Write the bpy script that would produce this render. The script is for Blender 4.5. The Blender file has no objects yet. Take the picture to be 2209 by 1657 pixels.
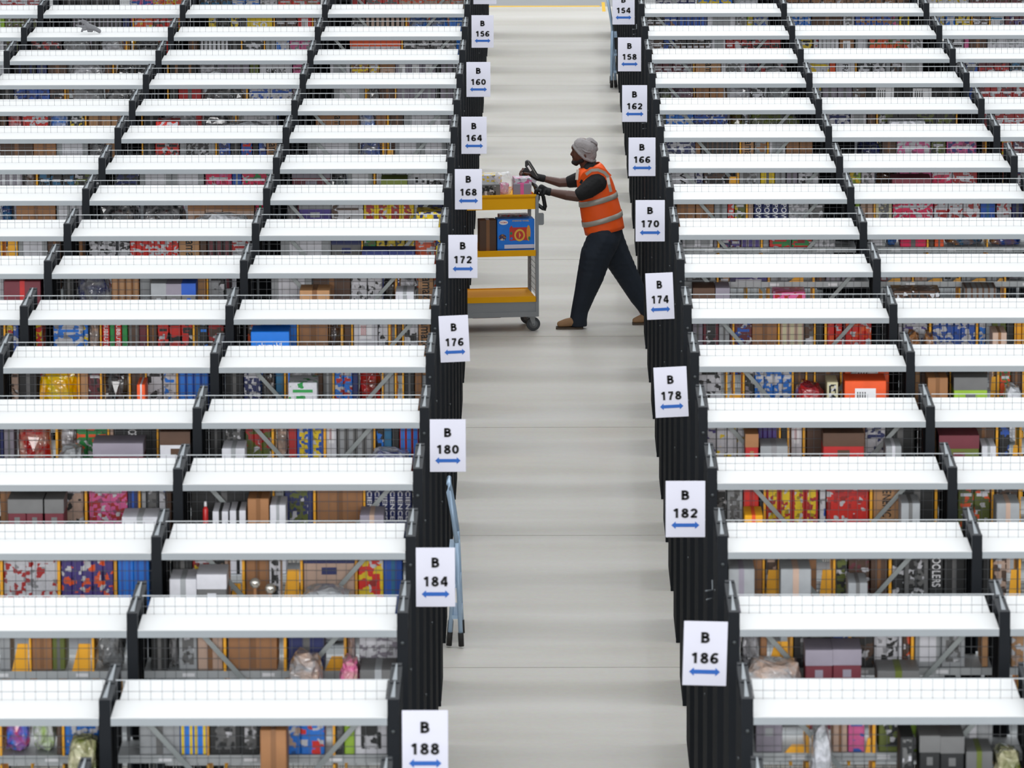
import bpy, bmesh, math, random
from mathutils import Vector, Matrix
random.seed(7)
S = bpy.context.scene
COL = S.collection
# ------------------------------------------------------------------ camera
F_PX, CX, CY = 13000.0, 1104.5, 828.5
TH, ROLL, YAW = 0.173401892, -0.002871144, -0.004911787
HC = 8.01                      # camera height over the floor
_c, _s = math.cos(YAW), math.sin(YAW)
R0 = Vector((_c, -_s, 0))
FW = Vector((_s*math.cos(TH), _c*math.cos(TH), -math.sin(TH)))
U0 = Vector((_s*math.sin(TH), _c*math.sin(TH), math.cos(TH)))
CR, SR = math.cos(ROLL), math.sin(ROLL)
RX = R0*CR + U0*SR
UP = -R0*SR + U0*CR
CAMP = Vector((0, 0, HC))
cam = bpy.data.cameras.new('camera'); cam.sensor_width = 36; cam.lens = 36*F_PX/2209
cam.clip_end = 300; cam.clip_start = 1
co = bpy.data.objects.new('camera', cam); COL.objects.link(co)
m = Matrix.Identity(4)
for i in range(3):
    m[i][0] = RX[i]; m[i][1] = UP[i]; m[i][2] = -FW[i]; m[i][3] = CAMP[i]
co.matrix_world = m
S.camera = co
cam.dof.use_dof = True; cam.dof.focus_distance = 48.5; cam.dof.aperture_fstop = 10.0
# ------------------------------------------------------------------ light
W = bpy.data.worlds.new('warehouse_air'); S.world = W; W.use_nodes = True
W.node_tree.nodes['Background'].inputs[0].default_value = (0.86, 0.93, 1.0, 1)
W.node_tree.nodes['Background'].inputs[1].default_value = 0.80
def area(name, loc, rot, sx, sy, power, color=(1, 1, 1)):
    l = bpy.data.lights.new(name, 'AREA'); l.shape = 'RECTANGLE'; l.size = sx; l.size_y = sy
    l.energy = power; l.color = color
    o = bpy.data.objects.new(name, l); COL.objects.link(o); o.location = loc; o.rotation_euler = rot
    return o
area('ceiling_light_bank', (0, 85, 13.6), (0, 0, 0), 60, 160, 16500, (1.0, 0.985, 0.96))
area('added_front_fill', (0, -40, 15), (math.radians(81), 0, 0), 44, 12, 20000, (1.0, 0.99, 0.98))  # fill lamp added behind the camera to brighten the shelved goods
for k in range(26):            # row of small high bay lamps down the aisle
    d = 2.373*(22.9 + 1.56*k)
    area('high_bay_lamp', (1.55 + 0.2*math.sin(k*2.3), d, 11.0), (0, 0, 0), 0.3, 0.10, 60, (0.95, 0.98, 1))
V = S.view_settings; V.view_transform = 'Standard'; V.look = 'None'; V.gamma = 1; V.exposure = 0.42
V.use_curve_mapping = False

# ------------------------------------------------------------------ pixel -> place
def ray(u, v):
    return FW + RX*((u-CX)/F_PX) - UP*((v-CY)/F_PX)
def atY(u, v, y):
    d = ray(u, v); return CAMP + d*(y/d.y)
def atZ(u, v, z):
    d = ray(u, v); return CAMP + d*((z-HC)/d.z)

# ------------------------------------------------------------------ materials
def srgb(c):
    return tuple(((x/255)/12.92 if x/255 <= .04045 else ((x/255+.055)/1.055)**2.4) for x in c)
_mc = {}
def mat(name, col, rough=.6, metal=0, spec=.5, noise=0, nscale=8, bump=0, bscale=60, coat=0):
    if name in _mc: return _mc[name]
    M = bpy.data.materials.new(name); M.use_nodes = True; nt = M.node_tree; b = nt.nodes['Principled BSDF']
    c = srgb(col)
    b.inputs['Base Color'].default_value = (*c, 1); b.inputs['Roughness'].default_value = rough
    b.inputs['Metallic'].default_value = metal; b.inputs['Specular IOR Level'].default_value = spec
    b.inputs['Coat Weight'].default_value = coat
    tc = nt.nodes.new('ShaderNodeTexCoord')
    if noise:
        n = nt.nodes.new('ShaderNodeTexNoise'); n.inputs['Scale'].default_value = nscale; n.inputs['Detail'].default_value = 5
        nt.links.new(tc.outputs['Object'], n.inputs['Vector'])
        r = nt.nodes.new('ShaderNodeMix'); r.data_type = 'RGBA'
        r.inputs[6].default_value = (*[x*(1-noise) for x in c], 1); r.inputs[7].default_value = (*[min(1, x*(1+noise)) for x in c], 1)
        nt.links.new(n.outputs['Fac'], r.inputs[0]); nt.links.new(r.outputs[2], b.inputs['Base Color'])
    if bump:
        n = nt.nodes.new('ShaderNodeTexNoise'); n.inputs['Scale'].default_value = bscale
        nt.links.new(tc.outputs['Object'], n.inputs['Vector'])
        bp = nt.nodes.new('ShaderNodeBump'); bp.inputs['Strength'].default_value = bump; bp.inputs['Distance'].default_value = .01
        nt.links.new(n.outputs['Fac'], bp.inputs['Height']); nt.links.new(bp.outputs[0], b.inputs['Normal'])
    _mc[name] = M; return M
PAL = dict(k=(30, 32, 34), g=(112, 112, 112), G=(168, 171, 174), w=(226, 226, 232), c=(160, 116, 78), C=(190, 148, 108),
           n=(82, 58, 42), Y=(238, 208, 30), o=(236, 100, 50), r=(172, 38, 38), R=(214, 42, 28), m=(104, 40, 52), p=(226, 110, 165),
           P=(230, 32, 98), u=(78, 62, 135), b=(40, 92, 180), B=(30, 128, 222), d=(36, 46, 100), t=(45, 115, 155), e=(45, 145, 75),
           E=(98, 108, 42), l=(160, 195, 70), s=(150, 150, 152), a=(214, 208, 176), f=(198, 172, 156), v=(150, 144, 156), y=(248, 180, 25))
for _q, _c in list(PAL.items()):
    _m = sum(_c)/3
    PAL[_q] = tuple(max(6, min(255, (_m+(x-_m)*1.18)*(.93 if _m > 60 else .75))) for x in _c)
WORD = dict(k='black', g='grey', G='light grey', w='white', c='brown', C='tan', n='dark brown', Y='yellow', o='orange', r='red',
            R='bright red', m='maroon', p='pink', P='hot pink', u='purple', b='blue', B='bright blue', d='navy', t='teal', e='green',
            E='olive', l='lime', s='silvery', a='cream', f='beige', v='mauve grey', y='amber')
def print_mat(c1, c2, style, scale=1.0):
    key = 'print_%s%s_%s_%d' % (c1, c2, style, int(scale*10))
    if key in _mc: return _mc[key]
    M = bpy.data.materials.new(key); M.use_nodes = True; nt = M.node_tree; b = nt.nodes['Principled BSDF']
    N = nt.nodes.new; L = nt.links.new
    a1 = (*srgb(PAL[c1]), 1); a2 = (*srgb(PAL[c2]), 1)
    tc = N('ShaderNodeTexCoord'); rnd = N('ShaderNodeObjectInfo')
    mp = N('ShaderNodeMapping'); L(tc.outputs['Object'], mp.inputs['Vector'])
    if style == 's':
        # printed pack: blocks of artwork in two inks and white
        vo = N('ShaderNodeTexVoronoi'); vo.inputs['Scale'].default_value = 42*scale; vo.distance = 'CHEBYCHEV'; L(mp.outputs[0], vo.inputs['Vector'])
        L(rnd.outputs['Location'], mp.inputs['Location'])
        sep = N('ShaderNodeSeparateColor'); L(vo.outputs['Color'], sep.inputs[0])
        r = N('ShaderNodeValToRGB'); cr = r.color_ramp; cr.interpolation = 'CONSTANT'
        cr.elements[0].position = 0; cr.elements[0].color = a1
        cr.elements[1].position = .60; cr.elements[1].color = a2
        e = cr.elements.new(.84); e.color = (*[x*.8+.1 for x in srgb(PAL['w'])], 1)
        e = cr.elements.new(.94); e.color = (*[x*.45 for x in a1[:3]], 1)
        L(sep.outputs[0], r.inputs[0])
        n = N('ShaderNodeTexNoise'); n.inputs['Scale'].default_value = 70; L(mp.outputs[0], n.inputs['Vector'])
        mx = N('ShaderNodeMix'); mx.data_type = 'RGBA'; mx.blend_type = 'MULTIPLY'; mx.inputs[0].default_value = .45
        L(r.outputs[0], mx.inputs[6]); L(n.outputs['Fac'], mx.inputs[7]); 
        br = N('ShaderNodeMix'); br.data_type = 'RGBA'; br.inputs[0].default_value = .35
        L(mx.outputs[2], br.inputs[6]); L(r.outputs[0], br.inputs[7]); L(br.outputs[2], b.inputs['Base Color'])
        b.inputs['Roughness'].default_value = .35
    elif style == 't':
        w = N('ShaderNodeTexWave'); w.wave_type = 'BANDS'; w.bands_direction = 'X'; w.inputs['Scale'].default_value = 9*scale
        w.inputs['Distortion'].default_value = .3; L(mp.outputs[0], w.inputs['Vector'])
        r = N('ShaderNodeValToRGB'); cr = r.color_ramp; cr.interpolation = 'CONSTANT'
        cr.elements[0].color = a1; cr.elements[1].position = .72; cr.elements[1].color = a2
        L(w.outputs['Fac'], r.inputs[0]); L(r.outputs[0], b.inputs['Base Color']); b.inputs['Roughness'].default_value = .4
    elif style == 'f':
        n = N('ShaderNodeTexNoise'); n.inputs['Scale'].default_value = 9; n.inputs['Detail'].default_value = 6
        n.inputs['Distortion'].default_value = 1.2; L(mp.outputs[0], n.inputs['Vector'])
        r = N('ShaderNodeValToRGB'); cr = r.color_ramp
        cr.elements[0].position = .38; cr.elements[0].color = a1; cr.elements[1].position = .62; cr.elements[1].color = a2
        L(n.outputs['Fac'], r.inputs[0]); L(r.outputs[0], b.inputs['Base Color'])
        b.inputs['Roughness'].default_value = .16; b.inputs['Coat Weight'].default_value = .8
        n2 = N('ShaderNodeTexVoronoi'); n2.inputs['Scale'].default_value = 22; n2.feature = 'F2'; L(mp.outputs[0], n2.inputs['Vector'])
        bp = N('ShaderNodeBump'); bp.inputs['Strength'].default_value = .9; bp.inputs['Distance'].default_value = .02
        L(n2.outputs[0], bp.inputs['Height']); L(bp.outputs[0], b.inputs['Normal'])
    else:
        n = N('ShaderNodeTexNoise'); n.inputs['Scale'].default_value = 14; n.inputs['Detail'].default_value = 4; L(mp.outputs[0], n.inputs['Vector'])
        L(rnd.outputs['Location'], mp.inputs['Location'])
        mx = N('ShaderNodeMix'); mx.data_type = 'RGBA'
        mx.inputs[6].default_value = (*[x*.8 for x in a1[:3]], 1); mx.inputs[7].default_value = (*[min(1, x*1.15) for x in a1[:3]], 1)
        L(n.outputs['Fac'], mx.inputs[0]); L(mx.outputs[2], b.inputs['Base Color']); b.inputs['Roughness'].default_value = .55
    _mc[key] = M; return M
M_deck = mat('white_powder_coat', (207, 207, 206), .45, noise=.02, nscale=3)
M_lip = mat('lip_shade_and_seam_grey', (143, 149, 153), .45, noise=.03)  # shade on the upright lip of the white deck, put into grey
M_black = mat('black_steel', (12, 17, 23), .6, spec=.2, noise=.12, nscale=5)
M_sheet = mat('black_corrugated_sheet', (10, 13, 17), .75, spec=.1, noise=.15, nscale=4)
M_silver = mat('bare_zinc', (128, 134, 138), .45, metal=.5, noise=.1, nscale=30)
M_wire = mat('zinc_wire', (92, 95, 99), .5, metal=.1)
M_wtop = mat('bright_wire', (176, 180, 182), .4, metal=.1)
M_brace = mat('galvanised_brace', (140, 146, 146), .45, metal=.3, noise=.1)
M_shelf = mat('grey_shelf_board', (176, 180, 182), .5, noise=.05)
M_div = mat('amber_plastic', (250, 178, 22), .45, noise=.05)
M_sign = mat('white_sign_card', (207, 207, 220), .45, noise=.02)
M_ink = mat('black_ink', (12, 12, 14), .6)
M_arrow = mat('blue_ink', (14, 88, 172), .5)
M_labelw = mat('white_label', (235, 235, 238), .5)
M_tape = mat('brown_tape', (132, 92, 60), .25)
M_bolt = mat('bolt_zinc', (70, 74, 76), .4, metal=.6)
# ------------------------------------------------------------------ mesh helpers
def link(name, me, parent=None, loc=None, rot=None, m=None):
    o = bpy.data.objects.new(name, me); COL.objects.link(o)
    if parent: o.parent = parent
    if loc is not None: o.location = loc
    if rot is not None: o.rotation_euler = rot
    if m is not None and me is not None and not me.materials: me.materials.append(m)
    return o
def tag(o, label=None, cat=None, group=None, kind=None):
    if label: o['label'] = label
    if cat: o['category'] = cat
    if group: o['group'] = group
    if kind: o['kind'] = kind
    return o
def empty(name, loc, rz=0):
    o = bpy.data.objects.new(name, None); COL.objects.link(o); o.location = loc; o.rotation_euler[2] = rz
    o.empty_display_size = .1; return o
def boxes(name, L):
    """one mesh from a list of (x0,x1,y0,y1,z0,z1)"""
    vs, fs = [], []
    for x0, x1, y0, y1, z0, z1 in L:
        b = len(vs)
        vs += [(x0, y0, z0), (x1, y0, z0), (x1, y1, z0), (x0, y1, z0), (x0, y0, z1), (x1, y0, z1), (x1, y1, z1), (x0, y1, z1)]
        fs += [[b+i for i in q] for q in ((0, 3, 2, 1), (4, 5, 6, 7), (0, 1, 5, 4), (1, 2, 6, 5), (2, 3, 7, 6), (3, 0, 4, 7))]
    me = bpy.data.meshes.new(name); me.from_pydata(vs, [], fs); me.update(); return me
def bevbox(name, dx, dy, dz, bev=.004, seg=1):
    bm = bmesh.new(); bmesh.ops.create_cube(bm, size=1)
    bmesh.ops.scale(bm, vec=(dx, dy, dz), verts=bm.verts)
    bmesh.ops.translate(bm, vec=(0, dy/2, dz/2), verts=bm.verts)
    b = min(bev, dx*.2, dy*.2, dz*.2)
    bmesh.ops.bevel(bm, geom=list(bm.edges), offset=b, segments=seg, affect='EDGES')
    me = bpy.data.meshes.new(name); bm.to_mesh(me); bm.free(); return me
def tube_bm(bm, pts, r, n=8, cap=True):
    pts = [Vector(p) for p in pts]; rings = []
    if not hasattr(r, '__len__'): r = [r]*len(pts)
    for i, p in enumerate(pts):
        t = (pts[min(i+1, len(pts)-1)]-pts[max(i-1, 0)]).normalized()
        a = Vector((0, 0, 1)) if abs(t.z) < .9 else Vector((0, 1, 0))
        u = t.cross(a).normalized(); w = t.cross(u)
        rings.append([bm.verts.new(p+u*(r[i]*math.cos(2*math.pi*k/n))+w*(r[i]*math.sin(2*math.pi*k/n))) for k in range(n)])
    for a, b in zip(rings, rings[1:]):
        for k in range(n): bm.faces.new((a[k], a[(k+1) % n], b[(k+1) % n], b[k]))
    if cap: bm.faces.new(rings[0][::-1]); bm.faces.new(rings[-1])
def tube(name, pts, r, n=8, smooth=True):
    bm = bmesh.new(); tube_bm(bm, pts, r, n); bmesh.ops.recalc_face_normals(bm, faces=bm.faces)
    me = bpy.data.meshes.new(name); bm.to_mesh(me); bm.free()
    if smooth:
        for p in me.polygons: p.use_smooth = True
    return me
def prism(name, poly, y0, y1):
    """polygon in x,z extruded along y"""
    n = len(poly); vs = [(x, y0, z) for x, z in poly]+[(x, y1, z) for x, z in poly]
    fs = [list(range(n)), list(range(2*n-1, n-1, -1))]+[[i, i+n, (i+1) % n+n, (i+1) % n] for i in range(n)]
    me = bpy.data.meshes.new(name); me.from_pydata(vs, [], fs)
    bm = bmesh.new(); bm.from_mesh(me); bmesh.ops.recalc_face_normals(bm, faces=bm.faces); bm.to_mesh(me); bm.free(); return me
_tx = {}
def text_mesh(s, bold=.02):
    """flat upright lettering in x,z, unit = cap height 1, centred"""
    if (s, bold) in _tx: return _tx[(s, bold)]
    cu = bpy.data.curves.new('t', 'FONT'); cu.body = s; cu.size = 1; cu.offset = bold; cu.extrude = .01
    cu.space_character = 1.06
    o = bpy.data.objects.new('t', cu); COL.objects.link(o)
    dg = bpy.context.evaluated_depsgraph_get(); me = bpy.data.meshes.new_from_object(o.evaluated_get(dg))
    bpy.data.objects.remove(o)
    xs = [v.co.x for v in me.vertices]; ys = [v.co.y for v in me.vertices]
    cx, cy = (min(xs)+max(xs))/2, (min(ys)+max(ys))/2; h = max(ys)-min(ys); w = max(xs)-min(xs)
    for v in me.vertices:
        x, y, z = v.co; v.co = ((x-cx)/w, -z*.1, (y-cy)/h)
    me.update(); _tx[(s, bold)] = (me, w/h); return _tx[(s, bold)]
def lettering(name, s, parent, x, y, z, w, h, m, rot=0, bold=.02):
    me, asp = text_mesh(s, bold)
    me = me.copy(); me.materials.clear(); me.materials.append(m)
    o = link(name, me, parent, (x, y, z), (0, rot, 0)); o.scale = (w, .05, h); return o

# ------------------------------------------------------------------ floor
HF = 0.0
fl = empty('floor', (0, 0, 0)); tag(fl, kind='structure')
M_floor = bpy.data.materials.new('polished_concrete'); M_floor.use_nodes = True
nt = M_floor.node_tree; b = nt.nodes['Principled BSDF']
tc = nt.nodes.new('ShaderNodeTexCoord'); mp = nt.nodes.new('ShaderNodeMapping'); mp.inputs['Scale'].default_value = (.25, 1.1, 1)
nt.links.new(tc.outputs['Object'], mp.inputs[0])
n1 = nt.nodes.new('ShaderNodeTexNoise'); n1.inputs['Scale'].default_value = 1.3; n1.inputs['Detail'].default_value = 6; nt.links.new(mp.outputs[0], n1.inputs['Vector'])  # stretched noise imitates the bands of shade and light between racks
n2 = nt.nodes.new('ShaderNodeTexNoise'); n2.inputs['Scale'].default_value = 30; n2.inputs['Detail'].default_value = 4; nt.links.new(tc.outputs['Object'], n2.inputs['Vector'])
r = nt.nodes.new('ShaderNodeValToRGB'); r.color_ramp.elements[0].position = .34; r.color_ramp.elements[1].position = .66
r.color_ramp.elements[0].color = (*srgb((197, 192, 182)), 1); r.color_ramp.elements[1].color = (*srgb((214, 210, 203)), 1)
nt.links.new(n1.outputs['Fac'], r.inputs[0])
mx = nt.nodes.new('ShaderNodeMix'); mx.data_type = 'RGBA'; mx.blend_type = 'OVERLAY'; mx.inputs[0].default_value = .12
nt.links.new(r.outputs[0], mx.inputs[6]); nt.links.new(n2.outputs['Color'], mx.inputs[7]); nt.links.new(mx.outputs[2], b.inputs['Base Color'])
b.inputs['Roughness'].default_value = .6; b.inputs['Coat Weight'].default_value = .09; b.inputs['Coat Roughness'].default_value = .02; b.inputs['Specular IOR Level'].default_value = .35
bpn = nt.nodes.new('ShaderNodeBump'); bpn.inputs['Strength'].default_value = .004; nt.links.new(n2.outputs['Fac'], bpn.inputs['Height']); nt.links.new(bpn.outputs[0], b.inputs['Normal'])
link('screed', boxes('screed', [(-16, 16, 14, 90, -.06, -.012)]), fl, m=mat('dark_screed', (120, 118, 114), .8, noise=.1))
jy = [atZ(1200, v, 0).y for v in (14, 90, 184, 294, 417, 560, 726, 922, 1155, 1440, 1795)]
jy = sorted(jy+[jy[-1]-3.95, jy[-1]-7.9, jy[-1]-11.9])
for a, c in zip(jy, jy[1:]):
    for x0, x1 in ((-16, -4.9), (-4.9, 4.9), (4.9, 16)):
        link('slab', boxes('slab', [(x0+.003, x1-.003, a+.006, c-.006, -.012, 0)]), fl, m=M_floor)
YT14 = jy[-1]
link('walkway_slab', boxes('walkway_slab', [(-16, 16, YT14+.02, 90, -.012, 0)]), fl, m=mat('dark_walkway_concrete', (156, 156, 156), .6, noise=.08, nscale=2))
M_ytape = mat('yellow_floor_tape', (236, 190, 60), .5, noise=.06, nscale=5)
a = atZ(1050, 14, 0); c = atZ(1294, 14, 0)
tag(link('floor_tape', boxes('floor_tape', [(a.x-.6, c.x, a.y-.06, a.y+.05, 0, .002)]), m=M_ytape), 'long yellow tape line across the far end of the aisle', 'tape')
a = atZ(1301, 5, 0); c = atZ(1301, 25, 0)
tag(link('floor_tape', boxes('floor_tape', [(a.x-.02, a.x+.02, c.y, a.y, 0, .002)]), m=M_ytape), 'short pale yellow tape strip beside end of long line', 'tape')

tag(link('unseen_wall_back', boxes('unseen_wall_back', [(-34, 34, 78, 78.3, 0, 14)]), m=mat('grey_blocking_wall', (120, 122, 124), .6, noise=.05)), kind='structure')  # unseen wall added to hold back light from beyond the aisle
# ------------------------------------------------------------------ racks
D = {1: 50.601, 2: 48.947, 3: 47.332, 4: 45.782, 5: 44.199, 6: 42.665, 7: 41.076, 8: 39.572, 9: 37.984, 10: 36.436, 11: 34.7,
     12: 33.044, 13: 31.319, 14: 29.593, 15: 27.876, 16: 26.161, 17: 24.445, 18: 22.73, 0: 52.22, -1: 53.84}
for _k in range(9): D[-2-_k] = 55.47+1.64*_k
XL, XR, BAY = -0.6184172, 0.85522, 1.2
ZL = HC-5.7227231              # underside of the deck lip
ZD = ZL+.034                   # deck surface
ZT = ZD+.076                   # post tops
DEP, MID = .70, .34
PW = .024                      # half post width
# shared meshes
me_front = boxes('post', [(-PW, PW, 0, .045, 0, ZT)]); me_front.materials.append(M_black)
me_midp = boxes('post', [(-PW*.8, PW*.8, MID-.02, MID+.03, 0, ZT)]); me_midp.materials.append(M_black)
me_rear = boxes('post', [(-PW*.9, PW*.9, DEP-.045, DEP, 0, ZT)]); me_rear.materials.append(M_black)
# corrugated dark side sheet
rb = []
k = .05
while k < DEP-.06:
    rb.append((-.017, .017, k, k+.022, .03, ZD-.004)); k += .044
me_side = boxes('side_sheet', [(-.012, .012, .045, DEP-.045, .03, ZD-.004)]+rb); me_side.materials.append(M_sheet)
rb = [(-PW, PW, .045, DEP-.045, ZT-.022, ZT-.004)]
me_rail = boxes('top_rail', rb); me_rail.materials.append(M_black)
def wedge(y0, y1):  # silver wedge shaped like the light caught inside the post tops
    vs = [(-.012, y0, ZT-.002), (.008, y0, ZT-.002), (.003, y1, ZT+.010), (-.002, y1, ZT+.010), (-.012, y0, ZT-.01), (.008, y0, ZT-.01), (.003, y1, ZT-.008), (-.002, y1, ZT-.008)]
    me = bpy.data.meshes.new('glint_wedge'); me.from_pydata(vs, [], [(0, 1, 2, 3), (4, 7, 6, 5), (0, 4, 5, 1), (1, 5, 6, 2), (2, 6, 7, 3), (3, 7, 4, 0)])
    me.materials.append(M_silver); return me
me_w1, me_w2 = wedge(.04, MID-.03), wedge(MID+.03, DEP-.06)
BX0, BX1 = PW+.001, BAY-PW-.001
bm = bmesh.new()
me_fd = boxes('front_deck', [(BX0, BX1, 0, MID-.008, ZD-.006, ZD), (BX0, BX1, 0, .004, ZL, ZD-.006), (BX0, BX1, .004, .03, ZL, ZL+.003)])
me_fd.materials.append(M_deck)
me_lip = boxes('deck_lip', [(BX0, BX1, -.004, 0, ZL, ZD-.003)]); me_lip.materials.append(M_lip)
me_rd = boxes('rear_deck', [(BX0+.016, BX1-.016, MID+.006, DEP, ZD-.006, ZD+.001), (BX0+.016, BX1-.016, DEP-.004, DEP, ZL, ZD-.006)]); me_rd.materials.append(M_deck)
me_seam = boxes('deck_seam', [(BX0, BX1, MID-.008, MID+.006, ZD-.012, ZD-.006)]); me_seam.materials.append(M_lip)
def wires():
    L = []; y = MID-.012; w = .0009; n = 24
    for i in range(n+1):
        x = BX0+.004+(BX1-BX0-.008)*i/n; L.append((x-w, x+w, y-w, y+w, .12, ZT+.012))
    z = ZT+.010-.048
    while z > .12:
        L.append((BX0, BX1, y-.003, y-.0002, z-w*1.0, z+w*1.0)); z -= .048
    return L
me_wtop = boxes('top_wire', [(BX0, BX1, MID-.015, MID-.011, ZT+.009, ZT+.0125)]); me_wtop.materials.append(M_wtop)
me_wire = boxes('wire_mesh', wires()); me_wire.materials.append(M_wire)
def shelf_me(y0, y1, z):
    me = boxes('shelf_board', [(BX0+.003, BX1-.003, y0, y1, z-.034, z)]); me.materials.append(M_shelf); return me
me_rod = tube('rod', [(0, 0, .1), (0, 0, ZD-.02)], .008, 6); me_rod.materials.append(M_silver)
me_bolt = tube('bolt', [(0, 0, 0), (0, -.012, 0)], .009, 6); me_bolt.materials.append(M_bolt)
me_boltx = tube('bolt', [(-.004, 0, 0), (.008, 0, 0)], .007, 6); me_boltx.materials.append(M_bolt)
SIGN_L = {-1: 152, 1: 156, 3: 160, 5: 164, 7: 168, 9: 172, 11: 176, 13: 180, 15: 184, 17: 188}
SIGN_R = {0: 154, 2: 158, 4: 162, 6: 166, 8: 170, 10: 174, 12: 178, 14: 182, 16: 186}
def rowref(side, i):
    d = SIGN_L if side == 'L' else SIGN_R
    if i in d: return 'row of sign B%d' % d[i]
    if i+1 in d: return 'row behind sign B%d' % d[i+1]
    return 'row before sign B%d' % d[i-1] if i-1 in d else 'farthest row'
SHELF_PX = {('L', 17): 1628, ('L', 16): 1446, ('R', 17): 1625, ('R', 16): 1442, ('R', 10): 609, ('R', 9): 535}
RACK = {}; SHZ = {}
def bays(side, i):
    """post x positions from the aisle outwards, enough to leave the frame"""
    d = D[i]; xs = []; k = 0
    if i < -1: return [XL, XL-BAY, XL-2*BAY] if side == 'L' else [XR, XR+BAY, XR+2*BAY]
    while True:
        x = (XL-BAY*k) if side == 'L' else (XR+BAY*k)
        xs.append(x)
        if abs(x) > 1110/13000*d+.25+(.1 if side == 'R' else 0): break
        k += 1
    return xs
for side in 'LR':
    for i in range(-10, 19):
        d = D[i]; root = empty('shelving_rack', (0, d, 0)); RACK[side, i] = root
        pos = 'left' if side == 'L' else 'right'
        if i == 18: lab = 'nearest %s rack row, only its white top edge at the bottom of the photo' % pos
        elif i < -1: lab = '%s black rack beyond the top edge, only lower end panel seen, %s past sign B15%d' % (pos, ('first', 'second', 'third', 'fourth', 'fifth', 'sixth', 'seventh', 'eighth', 'ninth')[-2-i], 2 if side == 'L' else 4)
        elif i <= -1: lab = 'farthest %s black rack row at the top edge of the photo' % pos
        else: lab = 'white-topped black rack %s of the aisle, %s' % (pos, rowref(side, i))
        tag(root, lab, 'shelving', 'rack rows %s of the aisle' % pos)
        xs = bays(side, i)
        zr = ZD-.40
        if (side, i) in SHELF_PX: zr = atY(1104, SHELF_PX[side, i], d+MID+.015).z
        SHZ[side, i] = zr
        for j, x in enumerate(xs):
            for me in (me_front, me_midp, me_rear): link('post', me, root, (x, 0, 0))
            link('side_sheet', me_side, root, (x, 0, 0)); link('top_rail', me_rail, root, (x, 0, 0))
            link('glint_wedge', me_w1, root, (x, 0, 0)); link('glint_wedge', me_w2, root, (x, 0, 0))
        e = xs[0]; sg = 1 if side == 'L' else -1     # aisle end: cover panel + bolts
        if side == 'L': L = [(e+.014, e+.025, .046, DEP, .02, ZD-.001)]
        else: L = [(e-.025, e-.014, .046, DEP, .02, ZD-.001)]
        link('end_panel', boxes('end_panel', L), root, m=M_sheet)
        for zb in (ZD-.25, ZD-1.15):
            for yb in (.30,):
                link('bolt', me_boltx, root, (e+sg*.027, yb, zb))
        for zb in (ZD-.06,): link('bolt', me_bolt, root, (e, 0, zb))
        for j, (xa, xb) in enumerate(zip(xs, xs[1:])):
            x0 = min(xa, xb)
            link('deck_panel', me_fd, root, (x0, 0, 0)); link('deck_panel', me_rd, root, (x0, 0, 0))
            link('deck_lip', me_lip, root, (x0, 0, 0)); link('deck_seam', me_seam, root, (x0, 0, 0))
            if i < -1: continue
            tag(link('wire_mesh', me_wire, root, (x0, 0, 0)), kind='stuff'); link('top_wire', me_wtop, root, (x0, 0, 0))
            link('shelf_board', shelf_me(MID+.012, DEP-.01, zr), root, (x0, 0, 0))
            link('shelf_board', shelf_me(.012, MID-.02, ZD-.47), root, (x0, 0, 0))
            link('shelf_board', shelf_me(MID+.012, DEP-.01, ZD-.95), root, (x0, 0, 0))
            link('shelf_board', shelf_me(.012, MID-.02, ZD-1.0), root, (x0, 0, 0))
            if (side, i) in SHELF_PX:
                for q in range(3):
                    xx = x0+.2+.36*q
                    link('shelf_label', boxes('shelf_label', [(xx, xx+.055, MID+.009, MID+.012, zr-.026, zr-.010)]), root, m=M_labelw)
        # cross braces in the bay at the aisle, just behind the wire mesh
        x0 = min(xs[0], xs[1]); off = (.02 if side == 'L' else -.02)
        zc = {0: ZD-.14, 1: ZD-.22, 2: ZD-.30}[(i*2+(side == 'L')) % 3]
        for a, bb in (((x0+.03, zc+.35), (x0+.62, zc-.32)), ((x0+.58, zc-.32), (x0+1.17, zc+.35))):
            p0 = Vector((a[0], MID-.022, a[1])); p1 = Vector((bb[0], MID-.024, bb[1])); t = (p1-p0).normalized()
            nn = Vector((-t.z, 0, t.x))*.011
            zmax = ZD-.02
            def clipz(p, q):
                if p.z > zmax: return p+(q-p)*((p.z-zmax)/(p.z-q.z))
                return p
            p0, p1 = clipz(p0, p1), clipz(p1, p0)
            poly = [p0-nn, p1-nn, p1+nn, p0+nn]
            link('cross_brace', prism('cross_brace', [(p.x, p.z) for p in poly], MID-.028-off*0, MID-.021), root, m=M_brace)
        for j, (xa, xb) in enumerate(zip(xs, xs[1:])):
            link('rod', me_rod, root, (min(xa, xb)+.055, DEP-.07, 0))

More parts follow.
